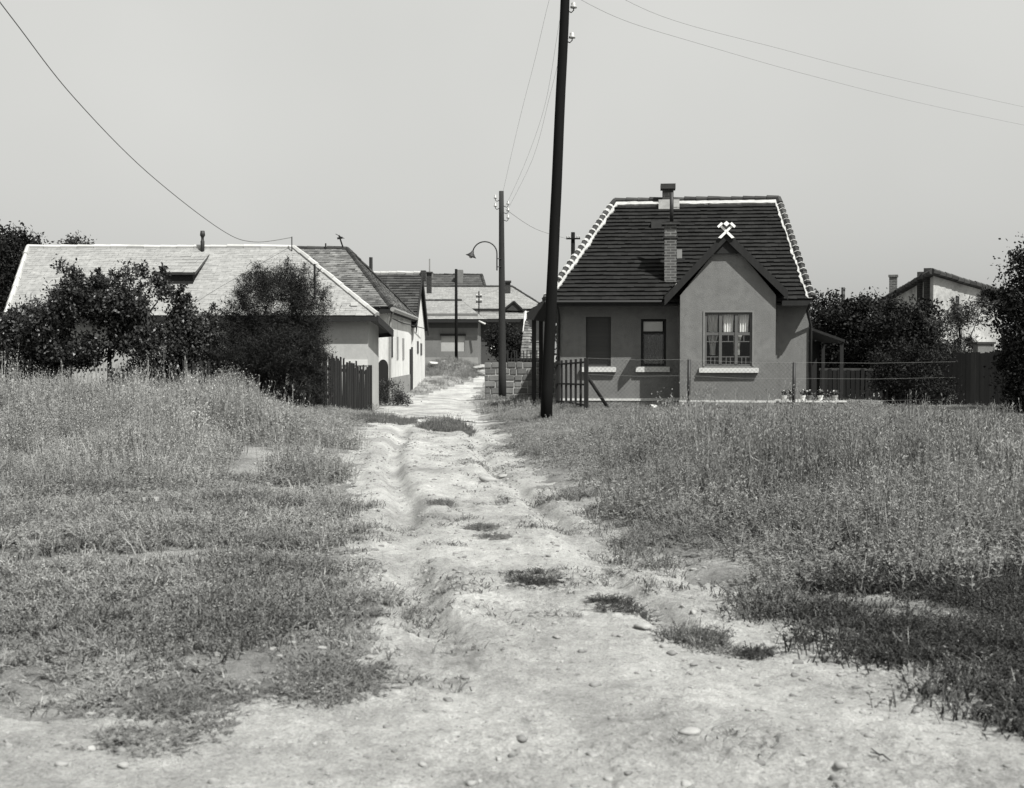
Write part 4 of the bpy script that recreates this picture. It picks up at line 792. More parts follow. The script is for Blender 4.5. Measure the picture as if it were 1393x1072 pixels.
for p_, q_ in zip(tops[:2], tops[1:3]):
    L_ = (q_ - p_).length; zb_ = 0.08; st = .11; n = int(L_ / st); d = Vector((q_.x - p_.x, q_.y - p_.y, 0)) / n; H_ = min(p_.z, q_.z) - .05; m_ = int(H_ / st)
    for k in range(-m_, n):
        for s_ in (1, -1):
            i0 = k if s_ > 0 else k + m_; j0, j1 = 0, m_
            x0_, x1_ = (k, k + m_) if s_ > 0 else (k + m_, k)
            ta = 0; tb_ = 1
            if s_ > 0: ta = max(0, -k / m_); tb_ = min(1, (n - k) / m_)
            else: ta = max(0, (k + m_ - n) / m_); tb_ = min(1, (k + m_) / m_)
            if tb_ <= ta: continue
            P_ = lambda t: Vector((p_.x, p_.y, 0)) + d * (x0_ + (x1_ - x0_) * t) + Vector((0, 0, zb_ + H_ * t)); lk.tube([P_(ta), P_(tb_)], .0023, 3, False)
lk.build('mesh', M_iron, wfn)
wr = MB()
for zf_ in (0, -.42, -1.0):
    for p_, q_ in zip(tops[:3], tops[1:4]): wr.tube([p_ + Vector((0, 0, zf_)), p_.lerp(q_, .5) + Vector((0, 0, zf_ - .03)), q_ + Vector((0, 0, zf_))], .003, 4)
wr.build('wire', M_galv, wfn)
a_ = at(799, 512, 32.4); b_ = gpt(832, 565); MB().tube([a_, (b_.x, b_.y, g1(b_.x, b_.y) - .05)], .045, 8).build('strut', M_wood, wfn, smooth=True)
# small white things at the foot of the house
for k, (px, py, wp) in enumerate(((762, 568, 7), (775, 572, 5))): pass
for lb, px, py, wp in (('small pale stone by the strut of the wire fence', 818, 562, 9), ('pale stone at the foot of the cottage wall, left of the wire post', 856, 556, 9), ('larger pale stone under the dark glazed window', 888, 553, 14)):
    p = at(px, py, 33.5); s_ = wp / F * 33.5 / 2; v, f = RK[px % 6]; o = link_mesh('stone', npmesh('stone', v * s_ + [p.x, 33.5, max(g1(p.x, 33.5), p.z)], f), M_white, loc=(p.x, 33.5, p.z)); tag(o, lb, 'stone', 'pale stones in the cottage garden')
for k, px in enumerate((1252, 1266, 1282, 1300, 1325, 1355)):
    p = at(px, 557 + (k % 3), 35.5); s_ = (16, 20, 14, 10, 12, 9)[k] / F * 35 / 2; v, f = RK[k]; o = link_mesh('stone', npmesh('stone', v * s_ * [1.3, 1, .7] + [p.x, 35.5, p.z], f), M_white, loc=(p.x, 35.5, p.z))
    tag(o, ['leftmost white stone of the heap before the board fence', 'largest white stone of the heap before the board fence', 'third white stone from the left before the board fence', 'small white stone right of the heap before the board fence', 'flat white stone further right before the board fence', 'rightmost small white stone before the board fence'][k], 'stone', 'white stones along the board fence')

# ------------------------------------------------------------ left row of houses
def gutter(mb, p, q, r_=.06): mb.tube([p, q], r_, 8)
# L1: long low cottage with pale slate roof
YF = 34.4; XR1 = at(513, 427, YF).x; zE1 = at(513, 429, YF).z; YR = 38.0; zR1 = at(400, 337, YR).z; XRr = at(400, 337, YR).x; XLr = at(38, 337, YR).x; XL1 = at(8, 420, YF).x
L1 = thing('slate_cottage', 'long low cottage with pale slate roof behind the garden trees', 'house', ((XL1 + XR1) / 2, 38, g1(-10, 38)))
a_, b_ = Vector((XL1, YF, zE1)), Vector((XR1, YF, zE1)); c_, d_ = Vector((XRr, YR, zR1)), Vector((XLr, YR, zR1)); bk = at(534, 449, 38.2); b2 = Vector((bk.x - 1.3, 41.4, zE1 - .35)); bk = bk; a2 = Vector((XL1, 41.4, zE1))
rb = MB(); slab(rb, [a_, b_, c_, d_], .1); slab(rb, [b_, bk, c_], .1); slab(rb, [bk, b2, c_], .1); slab(rb, [b2, a2, c_], .1); slab(rb, [a2, d_, c_], .1); slab(rb, [a2, a_, d_], .1); r1 = rb.build('roof', M_woodG, L1)
tb = MB(); tiles(tb, a_, b_, c_, d_, 32, .3, .006, .004); tiles(tb, b_, bk, c_, c_, 18, .3, .014, .004); tiles(tb, bk, b2, c_, c_, 18, .3, .014, .004); tiles(tb, Vector((b2.x, b2.y, a2.z)), a2, d_, c_, 18, .4, .014, .004); tiles(tb, a2, a_, d_, d_, 18, .4, .014, .004); tb.build('slate_courses', M_slate, r1)
rc = MB(); up3 = Vector((0, 0, .02)); ridge_caps(rc, d_ + up3, c_ + up3, .075, .5); ridge_caps(rc, b_ + up3, c_ + up3, .075, .5); ridge_caps(rc, a_ + up3, d_ + up3, .075, .5); rc.build('ridge_caps', mat('pale_cap', .36, .12, 4, .9, island=.15), r1)
XW = at(501, 500, YF + .3).x; yb = YF + .3; XW2 = XW + 0.0; ybk = yb * 1.0 + 2.6
mb = MB(); Fx = Frame((0, 0, 0), 0); wall_skin(mb, Fx, yb, XL1 + .5, XW, -.2, zE1 + .1, [], .1); mb.poly((XW, yb, -.2), (XW, yb, zE1 + .1), (XW, 37.4, zE1 + .1), (XW, 37.4, -.2)); mb.poly((XW, 37.4, -.2), (XW, 37.4, zE1 + .1), (XW - 1.6, 37.4, zE1 + .1), (XW - 1.6, 37.4, -.2)); mb.poly((XW - 1.6, 37.4, -.2), (XW - 1.6, 37.4, zE1), (XW - 1.6, 40.8, zE1), (XW - 1.6, 40.8, -.2)); mb.poly((XL1 + .5, yb, -.2), (XL1 + .5, 40.8, -.2), (XL1 + .5, 40.8, zE1), (XL1 + .5, yb, zE1)); mb.poly((XL1 + .5, 40.8, -.2), (XW - 1.6, 40.8, -.2), (XW - 1.6, 40.8, zE1 - .3), (XL1 + .5, 40.8, zE1 - .3))
mb.build('wall', mat('stained_render', .33, .18, 1.2, .95, bump=.008, stain=.2, streak=.08), L1)
MB().box(ID, at(443, 500, yb).x, XW - .02, yb - .02, yb - .002, at(500, 497, yb).z, at(500, 489, yb).z).build('white_band', M_white, L1)
fb = MB(); fb.bar(a_ + Vector((0, -.02, -.10)), b_ + Vector((0, -.02, -.10)), .03, .13); fb.bar(b_ + Vector((.02, 0, -.1)), bk + Vector((.02, 0, -.1)), .03, .2); fb.bar(bk + Vector((.02, 0, -.1)), b2 + Vector((.02, 0, -.1)), .03, .2); fb.build('fascia', M_wood, L1)
MB().prism([(XL1 + .1, YF + .04, zE1 - .1), (XR1 - .03, YF + .04, zE1 - .1), (bk.x - .03, bk.y, bk.z - .1), (XW, bk.y + .1, zE1 - .12), (XW, yb + .02, zE1 - .1), (XL1 + .1, yb + .02, zE1 - .1)], (0, 0, -.025)).build('soffit', M_woodG, L1)
# roof hatch (shed dormer), stovepipe, mast
sl1 = lambda y: zE1 + (zR1 - zE1) * (y - YF) / (YR - YF)
yt = 35.95; hx0, hx1 = at(212, 370, yt).x, at(262, 370, yt).x; zt_ = at(240, 371, yt).z; z_b = sl1(yt)
dm = MB(); y2 = YF + (zt_ + .45 - zE1) / (zR1 - zE1) * (YR - YF); dmr = [Vector((hx0 - .1, yt - .1, zt_)), Vector((hx1 + .1, yt - .1, zt_)), Vector((hx1 + .1, y2 + .3, sl1(y2 + .3) + .03)), Vector((hx0 - .1, y2 + .3, sl1(y2 + .3) + .03))]
slab(dm, dmr, .06); dd_ = dm.build('dormer', M_woodG, r1); tb = MB(); tiles(tb, *dmr, 6, .3, .014, .004); tb.build('slate_courses', M_slate, dd_)
dm = MB(); dm.poly((hx0, yt + .02, z_b - .05), (hx1, yt + .02, z_b - .05), (hx1, yt + .02, zt_ - .06), (hx0, yt + .02, zt_ - .06))
for x_ in (hx0, hx1): dm.poly((x_, yt + .02, z_b - .05), (x_, yt + .02, zt_ - .05), (x_, y2, sl1(y2)))
dm.build('dormer_opening', M_dark, dd_)
p0, p1 = at(275.5, 340, 37.8), at(275.5, 314, 37.8); sp = MB(); sp.tube([p0 - Vector((0, 0, .3)), p0.lerp(p1, .45), p0.lerp(p1, .5), p0.lerp(p1, .62), p0.lerp(p1, .7), p0.lerp(p1, .74), p1 - Vector((0, 0, .1)), p1], [.055, .06, .045, .04, .055, .075, .075, .06], 10); sp.build('stovepipe', M_iron, r1, smooth=True)
p0, p1 = at(397, 337, 37.8), at(397, 322, 37.8); MB().tube([p0 - Vector((0, 0, .2)), p1], .018, 6).build('mast', M_iron, r1)
p0, p1 = at(428, 400, 35.2), at(428, 359, 35.2); MB().tube([Vector((p0.x, p0.y, p0.z - .3)), p1], .035, 6).build('mast', M_iron, r1)
p0 = at(482, 408, 34.9); MB().box(ID, p0.x - .09, p0.x + .09, 34.8, 35.1, sl1(34.95) - .05, sl1(34.95) + .06).build('hip_highlight', M_white, r1)  # white box paints in the highlight low on the hip

# L2: weathered tiled house, wall along the track
def pxl(px, py, Y): return at(px, py, Y)
X2 = at(527, 440, 42).x; z2 = at(541, 418, 42).z
L2 = thing('weathered_house', 'house with mottled hipped tile roof and stained white wall along the track', 'house', (X2 - 4, 47, g1(X2, 47)))
er = X2 + .16; Rg = at(472, 338, 46.5); Rl = at(413, 338, 46.5); e1, e2 = Vector((er, 41.6, z2)), Vector((er, 52.1, z2)); f1, f2 = Vector((X2 - 9, 41.6, z2)), Vector((X2 - 9, 52.1, z2)); Rl = Vector((X2 - 6, 46.5, Rg.z))
rb = MB(); slab(rb, [f1, e1, Rg, Rl], .1); slab(rb, [e1, e2, Rg], .1); slab(rb, [e2, f2, Rl, Rg], .1); slab(rb, [f2, f1, Rl], .1); r2 = rb.build('roof', M_wood, L2)
tb = MB(); tiles(tb, f1, e1, Rg, Rl, 30, .2, .018, .010); tiles(tb, e1, e2, Rg, Rg, 30, .2, .018, .010); tiles(tb, e2, f2, Rl, Rg, 20, .4, .02, .006); tb.build('tile_courses', M_tileM, r2)
rc = MB(); ridge_caps(rc, Rl, Rg, .09); ridge_caps(rc, e1, Rg, .09, .34); ridge_caps(rc, e2, Rg, .09, .34); rc.build('ridge_tiles', M_cap, r2)
L2h = Frame((X2, 42, 0), -math.pi / 2)       # u runs back along the wall, v to the left (into the house)
def side_hole(fr, x0, x1, y0, y1): a1_, zt1_ = fr.onv(x0, y0, 0); b1_, zb1_ = fr.onv(x1, y1, 0); return (a1_, b1_, zb1_, zt1_)
h1 = side_hole(L2h, 530.5, 534, 452, 486); h2 = side_hole(L2h, 539.5, 541.5, 458, 489); h3 = side_hole(L2h, 547, 549.5, 460, 489); hd = side_hole(L2h, 556.5, 561.0, 476, 526)
hd = (hd[0], min(hd[1], 9.75), .15, hd[3])
mb = MB(); wall_skin(mb, L2h, 0, 0, 10, -.2, z2 + .1, [h1, h2, h3], .12); mb.poly((X2, 42, -.2), (X2, 42, z2 + .1), (X2 - 8.5, 42, z2 + .1), (X2 - 8.5, 42, -.2)); mb.poly((X2, 52, -.2), (X2, 52, z2), (X2 - 8.5, 52, z2), (X2 - 8.5, 52, -.2)); mb.poly((X2 - 8.5, 42, -.2), (X2 - 8.5, 42, z2), (X2 - 8.5, 52, z2), (X2 - 8.5, 52, -.2)); mb.build('wall', M_limewash, L2)
for q, mm in ((h1, M_dark), (h2, mat('faded_shutter', .2, .2, 3, .9)), (h3, mat('faded_shutter', .2, .2, 3, .9))): MB().box(L2h, q[0], q[1], -.02, .05, q[2], q[3]).build('window_shutter', mm, L2)
MB().box(L2h, 0, 10, -.03, -.003, -.2, at(545, 512, 46).z).build('plinth', mat('dirty_plinth', .2, .2, 2, .95, bump=.01, stain=.3), L2)
g_ = MB(); gutter(g_, Vector((er + .05, 41.6, z2 - .08)), Vector((er + .05, 52.1, z2 - .08)), .08); g_.tube([(er + .03, 42.1, z2 - .1), (X2 + .08, 42.2, z2 - .5), (X2 + .06, 42.2, 0)], .04, 8); g_.build('gutter', M_galv, L2)
MB().box(ID, er - .03, er, 41.62, 52.08, z2 - .22, z2 - .08).build('fascia', M_wood, L2); MB().box(ID, X2 - 9, er - .03, 41.58, 41.61, z2 - .22, z2 - .08).build('fascia', M_wood, L2)
p1 = at(461, 320, 46.3); p0 = Rg - Vector((.1, 0, .1)); MB().tube([p0, p1], .03, 6).tube([p1 - Vector((.12, 0, -.05)), p1 + Vector((.2, 0, -.12))], .015, 5).tube([p0.lerp(p1, .8) - Vector((.1, 0, 0)), p0.lerp(p1, .8) + Vector((.1, 0, .03))], .04, 5).build('antenna', M_iron, r2)
p1 = at(443, 331, 46.4); MB().tube([p1 - Vector((0, 0, .4)), p1], .03, 6).build('vent_pipe', M_iron, r2)
p1 = at(504.5, 350, 49.5); MB().tube([p1 - Vector((0, 0, 1.6)), p1], .07, 8).build('stovepipe', M_iron, r2)

# L3: white gabled house beyond it
Y31, Y32 = 52.15, 59.0; X3 = at(578, 480, Y32).x; Ym = (Y31 + Y32) / 2; zg3 = at(574, 373, Ym).z; ze3 = at(563, 440, Y31).z
L3 = thing('white_gabled_house', 'white gabled house with dark tiled roof standing end-on to the track', 'house', (X3 - 4, Ym, g1(X3, Ym)))
mb = MB(); L3h = Frame((X3, Y31, 0), -math.pi / 2); dp = Y32 - Y31
w1 = side_hole(L3h, 567, 569.3, 464, 481); w2 = side_hole(L3h, 571.7, 573.9, 467, 483); wall_skin(mb, L3h, 0, 0, dp, -.2, ze3, [w1, w2], .12)
dr = side_hole(L3h, 557, 561.5, 476, 527); 
mb.poly(L3h.W(0, 0, ze3), L3h.W(dp, 0, ze3), L3h.W(dp / 2, 0, zg3 - .15)); mb.poly((X3, Y31, -.2), (X3, Y31, ze3), (X3 - 8, Y31, ze3), (X3 - 8, Y31, -.2)); mb.poly((X3, Y32, -.2), (X3, Y32, ze3), (X3 - 8, Y32, ze3), (X3 - 8, Y32, -.2)); mb.build('wall', M_limewash2, L3)
for q in (w1, w2): MB().box(L3h, q[0], q[1], -.02, .05, q[2], q[3]).build('window_shutter', M_woodG, L3)
gx = X3 + .13; a_, b_ = Vector((X3 - 8, Y31 - .3, ze3 - .1)), Vector((gx, Y31 - .3, ze3 - .1)); c_, d_ = Vector((gx, Ym, zg3)), Vector((X3 - 8, Ym, zg3)); e_, f_ = Vector((gx, Y32 + .3, ze3 - .1)), Vector((X3 - 8, Y32 + .3, ze3 - .1))
rb = MB(); slab(rb, [a_, b_, c_, d_], .09); slab(rb, [e_, f_, d_, c_], .09); r3 = rb.build('roof', M_wood, L3); tb = MB(); tiles(tb, a_, b_, c_, d_, 20, .3, .04, .008); tiles(tb, e_, f_, d_, c_, 20, .3, .04, .008); tb.build('tile_courses', mat('brown_tile', .035, .25, 2, .9, island=.4), r3)
rc = MB(); ridge_caps(rc, d_ + up, c_ + up, .09); rc.build('ridge_tiles', M_mortar, r3)
bb = MB()
for p_, q_ in ((b_, c_), (e_, c_)): bb.prism([p_ + Vector((.03, 0, .06)), q_ + Vector((.03, 0, .06)), q_ + Vector((.03, 0, -.3)), p_ + Vector((.03, 0, -.3))], (-.04, 0, 0))
bb.build('barge_board', M_wood, r3); p_ = at(577, 366, Ym - .3); MB().box(ID, p_.x - .16, p_.x + .06, Ym - .2, Ym + .2, zg3 - .3, p_.z - .05).build('chimney', M_brickD, r3)
# door of the white wall (end of the stained wall)
dq = L2h; MB().box(dq, 9.0, 9.8, -.04, -.002, .1, at(559, 475, 51.5).z).build('door', M_wood, L2)
MB().box(dq, -.0 + 9.82, 9.9, -.07, -.002, .0, at(559, 472, 51.5).z).build('door_frame', M_wood, L2)
# cable on the walls
cb = MB(); P = [at(516, 418, 41.5), at(530, 432, 43), at(550, 440, 48), at(578, 447, 56)]; cb.tube(P, .02, 5); tag(cb.build('service_cable', M_iron, loc=P[1], smooth=True), 'black service cable slung along the white walls', 'cable')
# dark gate between L1 and L2
gt2 = thing('wooden_gate', 'dark round topped wooden gate between the two left houses', 'gate', at(520, 540, 41)); gp = MB(); x0_, x1_ = at(514, 500, 41).x, at(528, 500, 41).x; zt_ = at(520, 489, 41).z; n = 10
pts_ = [Vector((x0_, 41, 0)), Vector((x1_, 41, 0))] + [Vector(((x0_ + x1_) / 2 + (x1_ - x0_) / 2 * math.cos(t * math.pi / n), 41, zt_ - .25 + .25 * math.sin(t * math.pi / n))) for t in range(n + 1)]
gp.prism(pts_, (0, .05, 0)); gp.build('gate_leaf', M_wood, gt2); MB().box(ID, x0_ - .1, x0_ - .01, 40.97, 41.07, -.1, zt_ - .1).build('gate_post', M_wood, gt2)

# garden fence before the feathery bush, with a small notice
A0 = at(425, 570, 29.6); A1 = at(503, 565, 33.8)
board_fence('picket_fence', 'dark uneven picket fence of the left garden, leaning beside the track', A0, A1, 1.25, .085, .05, M_wood, M_wood, hj=.1, lean=.05, posts=1.5, top=lambda t: 1.45 - .25 * t)
p_ = at(423.5, 488, 29.4); nb = thing('house_number_plate', 'small pale plate on the end of the dark picket fence', 'plate', p_); MB().box(ID, p_.x - .05, p_.x + .05, 29.38, 29.4, p_.z - .13, p_.z + .13).build('plate', M_white, nb); MB().box(ID, p_.x - .02, p_.x + .02, 29.37, 29.379, p_.z - .05, p_.z + .02).build('plate_mark', M_cap, nb)
board_fence('white_picket_fence', 'pale picket fence seen between the fruit tree trunks', at(-10, 540, 33), at(300, 540, 32.8), 1.25, .05, .05, mat('pale_picket', .3, .15, 4, .9), M_woodG, posts=2.5)
board_fence('garden_fence', 'dark low rail fence at the foot of the left garden trees', at(250, 560, 29.2), at(424, 570, 29.2), 1.1, .06, .12, M_wood, M_wood, posts=2.2)

# ------------------------------------------------------------ rear houses across the far end
# RH1: grey rendered house with pale roof and shuttered window
Y1_ = 73.0; gb = g1(-3, 73)
RH = thing('grey_end_house', 'grey house with closed pale window shutter facing down the track', 'house', (at(615, 497, Y1_).x, Y1_, gb))
x0_, x1_ = at(572, 480, Y1_).x, at(650, 480, Y1_).x; zt_ = at(610, 431, Y1_).z; sh_ = (at(600, 456, Y1_).x, at(632.5, 456, Y1_).x, at(600, 478, Y1_).z, at(600, 457, Y1_).z)
mb = MB(); wall_skin(mb, ID, Y1_, x0_, x1_, gb - .3, zt_ + .2, [sh_], .12)
for x_ in (x0_, x1_): mb.poly((x_, Y1_, gb - .3), (x_, Y1_, zt_ + .2), (x_, 82, zt_ + .2), (x_, 82, gb - .3))
mb.poly((x0_, 82, gb - .3), (x1_, 82, gb - .3), (x1_, 82, zt_), (x0_, 82, zt_)); mb.build('wall', mat('end_house_render', .12, .18, 1, .95, bump=.008, stain=.3, streak=.1), RH)
MB().box(ID, sh_[0], sh_[1], Y1_ + .06, Y1_ + .1, sh_[2], sh_[3]).build('shutter', mat('pale_shutter', .27, .08, 3, .9), RH)
MB().box(ID, sh_[0] - .05, sh_[1] + .05, Y1_ - .12, Y1_ + .05, sh_[3] + .002, sh_[3] + .13).build('shutter_box', M_wood, RH)
MB().box(ID, x0_, x1_ + .02, Y1_ - .04, Y1_ - .003, gb - .3, at(610, 486, Y1_).z).build('plinth', mat('end_plinth', .18, .14, 2, .95), RH)
MB().box(ID, x0_, x1_ + .02, Y1_ - .04, Y1_ - .003, at(610, 446, Y1_).z, at(610, 433, Y1_).z).build('frieze_band', mat('dark_band', .05, .14, 2, .95), RH)
ex0, ex1 = x0_ - .5, at(660, 438, Y1_ - .5).x; ze_ = at(610, 434, Y1_ - .5).z; zr_ = at(600, 409, 76).z
a_, b_ = Vector((ex0, Y1_ - .5, ze_)), Vector((ex1, Y1_ - .5, ze_)); c_, d_ = Vector((at(628, 409, 76).x, 76, zr_)), Vector((ex0, 76, zr_)); e_ = Vector((ex1, 80, ze_)); f_ = Vector((ex0, 80, ze_))
rb = MB(); slab(rb, [a_, b_, c_, d_], .12); slab(rb, [b_, e_, c_], .12); slab(rb, [e_, f_, d_, c_], .12); rq = rb.build('roof', M_wood, RH); tb = MB(); tiles(tb, a_, b_, c_, d_, 14, .4, .008, .003); tiles(tb, b_, e_, c_, c_, 12, .4, .02, .006); tb.build('slate_courses', M_slate2, rq); rc = MB(); ridge_caps(rc, d_, c_, .1); rc.build('ridge_tiles', M_cap, rq)
MB().box(ID, ex0, ex1, Y1_ - .56, Y1_ - .5, ze_ - .2, ze_ - .05).build('fascia', M_wood, rq)
p_ = at(655, 438, Y1_ - .7); MB().tube([(p_.x - .15, Y1_ - .6, p_.z + .05), (p_.x + .22, Y1_ - .9, p_.z - .12)], .05, 8).build('gutter_spout', M_white, rq, smooth=True)
# RH2: long pale roofed house behind it
Y2_ = 80.0; L4 = thing('long_pale_roofed_house', 'long pale roofed house behind the grey end house, with a small roof gable', 'house', (at(660, 480, Y2_).x, Y2_, 1.0))
x0_, x1_ = at(560, 480, Y2_).x, at(714, 480, Y2_).x; ze_ = at(680, 434, Y2_).z
mb = MB(); mb.box(ID, x0_, x1_, Y2_ + .6, 90, .6, ze_ + .2); mb.build('wall', mat('dark_render', .05, .2, 1, .95, stain=.3), L4)  # dark wall tone over the whole box
zm = at(680, 422.5, Y2_ + 1.5).z; zr_ = at(640, 390, 85).z
a_, b_, c_, d_ = Vector((x0_, Y2_, ze_)), Vector((x1_ + .3, Y2_, ze_)), Vector((x1_ + .3, Y2_ + 1.5, zm)), Vector((x0_, Y2_ + 1.5, zm)); rb = MB(); slab(rb, [a_, b_, c_, d_], .12)
a2, b2 = Vector((x0_, Y2_ + 1.3, zm + .12)), Vector((at(745, 409, Y2_ + 1.3).x, Y2_ + 1.3, zm + .12)); c2, d2 = Vector((at(697, 390, 85).x, 85, zr_)), Vector((x0_, 85, zr_)); e2 = Vector((b2.x, 89, zm + .12)); f2 = Vector((x0_, 89, zm + .12)); slab(rb, [a2, b2, c2, d2], .12); slab(rb, [b2, e2, c2], .12); slab(rb, [e2, f2, d2, c2], .12); rq = rb.build('roof', M_wood, L4)
tb = MB(); tiles(tb, a_, b_, c_, d_, 5, .4, .02, .006); tiles(tb, a2, b2, c2, d2, 22, .4, .008, .003); tiles(tb, b2, e2, c2, c2, 14, .4, .02, .006); tb.build('slate_courses', M_slate2, rq); rc = MB(); ridge_caps(rc, d2, c2, .1); ridge_caps(rc, b2, c2, .08); rc.build('ridge_tiles', M_cap, rq)
MB().box(ID, at(645, 422, Y2_ + 1.2).x, at(716, 422, Y2_ + 1.2).x, Y2_ + 1.1, Y2_ + 1.2, zm - .0, zm + .12).build('gutter', M_wood, rq); MB().box(ID, at(650, 422, Y2_).x, x1_ + .3, Y2_ - .08, Y2_ - .0, ze_ - .2, ze_ - .03).build('fascia', M_wood, rq)
yg = Y2_ + 1.0; g0, g2, gA = at(684, 422, yg), at(713, 423, yg), at(699, 411, yg); dmr = MB(); dmr.prism([g0, g2, gA], (0, 1.8, 0)); dg = dmr.build('gablet', M_cap, rq); bb = MB(); bb.bar(g0 + Vector((0, -.05, 0)), gA + Vector((0, -.05, .05)), .1, .1); bb.bar(g2 + Vector((0, -.05, 0)), gA + Vector((0, -.05, .05)), .1, .1); bb.build('barge_board', M_wood, dg)
p0, p1 = at(690, 400, 84), at(690, 382, 84); MB().box(ID, at(687, 390, 84).x, at(694.5, 390, 84).x, 83.8, 84.3, p0.z - .6, p1.z - .12).build('chimney', M_brickD, rq); MB().box(ID, at(686, 390, 84).x, at(695.5, 390, 84).x, 83.7, 84.4, p1.z - .118, p1.z).build('chimney_cap', M_brickD, rq)
# white downpipe
p0, p1 = at(715, 424, Y2_ - .2), at(709.5, 477, 76); MB().tube([p0, p1], .07, 8).build('downpipe', M_white, L4)
MB().box(ID, at(667, 470, 80).x, at(675, 470, 80).x, Y2_ + .5, Y2_ + .595, at(670, 477, 80).z, at(670, 462, 80).z).build('window', M_curt, L4)
# chimney with pipe beside L3
p0 = at(583, 396, 78); cx0, cx1 = at(580.5, 385, 78).x, at(587, 385, 78).x; MB().box(ID, cx0, cx1, 77.8, 78.2, at(583, 399, 78).z, at(583, 372, 78).z).build('chimney', M_brickD, RH); MB().box(ID, cx0 - .07, cx1 + .07, 77.7, 78.3, at(583, 371.8, 78).z, at(583, 370, 78).z).build('chimney_cap', M_brickD, RH); MB().tube([at(584.5, 370, 78), at(584.5, 352, 78)], .045, 6).build('flue_pipe', M_galv, RH)
# RH3: dark roof behind
L5 = thing('dark_roofed_house', 'dark tiled roof with a broad chimney rising behind the pale roofs', 'house', (at(620, 480, 98).x, 98, 1.0)); x0_, x1_ = at(560, 400, 98).x, at(657, 400, 98).x
mb = MB(); mb.box(ID, x0_, x1_, 98.5, 106, .8, at(600, 396, 98).z); mb.build('wall', M_wallRs, L5); a_, b_ = Vector((x0_, 98, at(600, 398, 98).z)), Vector((x1_ + .3, 98, at(600, 398, 98).z)); zr_ = at(600, 374, 102).z; c_, d_ = Vector((at(655, 376, 102).x, 102, zr_)), Vector((x0_, 102, zr_))
rb = MB(); slab(rb, [a_, b_, c_, d_], .12); slab(rb, [b_, Vector((b_.x, 106, b_.z)), c_], .12); slab(rb, [Vector((b_.x, 106, b_.z)), Vector((x0_, 106, b_.z)), d_, c_], .12); rq = rb.build('roof', M_wood, L5); tb = MB(); tiles(tb, a_, b_, c_, d_, 10, .4, .03, .006); tiles(tb, b_, Vector((b_.x, 106, b_.z)), c_, c_, 10, .4, .03, .006); tb.build('tile_courses', mat('far_tile', .055, .3, 1.5, .9, island=.3), rq)
rc = MB(); ridge_caps(rc, d_, c_, .12); ridge_caps(rc, b_, c_, .14); rc.build('ridge_tiles', M_cap, rq)
MB().box(ID, at(621, 380, 100.5).x, at(630, 380, 100.5).x, 100, 101, at(625, 392, 100).z, at(625, 367, 100).z).build('chimney', mat('far_chimney', .13, .2, 4, .9), rq)
MB().box(ID, at(577, 380, 100.5).x, at(588, 380, 100.5).x, 101.5, 102.5, zr_ - .5, at(582, 370, 101).z).build('chimney', mat('far_chimney', .13, .2, 4, .9), rq)
# tiled outbuilding roof right of the white downpipe
ob = thing('scale_roofed_shed', 'low outbuilding with scalloped tile roof beside the cottage porch', 'shed', (at(728, 500, 56).x, 56, g1(1, 56))); p_ = [at(707, 490, 54), at(742, 490, 54), at(742, 428, 58), at(714, 436, 58)]
rb = MB(); slab(rb, p_, .08); rq = rb.build('roof', M_wood, ob); tb = MB(); tiles(tb, *p_, 14, .2, .03, .01); tb.build('tile_courses', M_tileM, rq); mb = MB(); mb.box(ID, at(709, 500, 54.4).x, at(742, 500, 54.4).x, 54.4, 58, .1, at(720, 492, 54.4).z); mb.build('wall', M_wallRs, ob)

# porch rail beside the grey end house
# ------------------------------------------------------------ stone block wall
SW = thing('stone_block_wall', 'low wall of large stone blocks behind the lamp post', 'wall', (at(698, 545, 44.5).x, 44.5, 0)); M_blk = mat('stone_block', .12, .3, 4, .95, bump=.015, island=.28, bscale=20)
xs0, xs1 = at(659, 545, 44.5).x, at(745, 545, 44.5).x; MB().box(ID, xs0 + .02, xs1 + 2, 44.52, 44.78, -.1, at(700, 492, 44.5).z - .04).build('mortar', mat('wall_mortar', .34, .2, 6, .95, bump=.01), SW)
bk_ = MB(); zt_ = at(700, 492, 44.5).z; rows = 6; hh = (zt_ - .0) / rows
for r_ in range(rows):
    x = xs0 - (.2 if r_ % 2 else 0)
    while x < xs1 + 1.9:
        wv = random.uniform(.2, .5); a0_ = max(x, xs0 - random.uniform(0, .03)); 
        if x + wv - a0_ > .08:
            z0_ = r_ * hh + random.uniform(.0, .03); z1_ = (r_ + 1) * hh - random.uniform(.005, .035); o_ = random.uniform(-.02, .02); bk_.box(ID, a0_ + .02, x + wv - .015, 44.48 + o_, 44.82 + o_, z0_, z1_)
        x += wv
o = bk_.build('blocks', M_blk, SW); bv = o.modifiers.new('bevel', 'BEVEL'); bv.width = .015; bv.segments = 2
# white pillar at its left end where the track turns
# ------------------------------------------------------------ rubble heap beyond the white gabled house
RB = [(588, 494, 18), (600, 503, 10), (612, 501, 26), (626, 504, 18), (640, 506, 14), (607, 508, 12), (590, 517, 12), (620, 512, 10), (652, 500, 16)]
for k, (px, py, wp) in enumerate(RB):
    Y = 64; p = at(px, py, Y); s_ = wp / F * Y / 2; v, f = RK[k % 6]; o = link_mesh('rubble_stone', npmesh('rubble_stone', v * s_ * [1, 1, .6] + [p.x, Y, p.z], f), M_white if k in (0, 2, 3) else M_stone, loc=(p.x, Y, p.z))
    tag(o, ['white rubble lump highest on the far heap', 'small stone below the highest rubble lump', 'largest white slab on the far rubble heap', 'white slab right of the largest slab', 'stone at the right end of the far heap', 'small stone under the largest white slab', 'stone at the foot of the far heap on the left', 'small stone at the foot of the far heap', 'stone beside the turn of the track'][k], 'rubble', 'rubble stones on the far heap')
hp = MB(); n = 24; pts_ = []
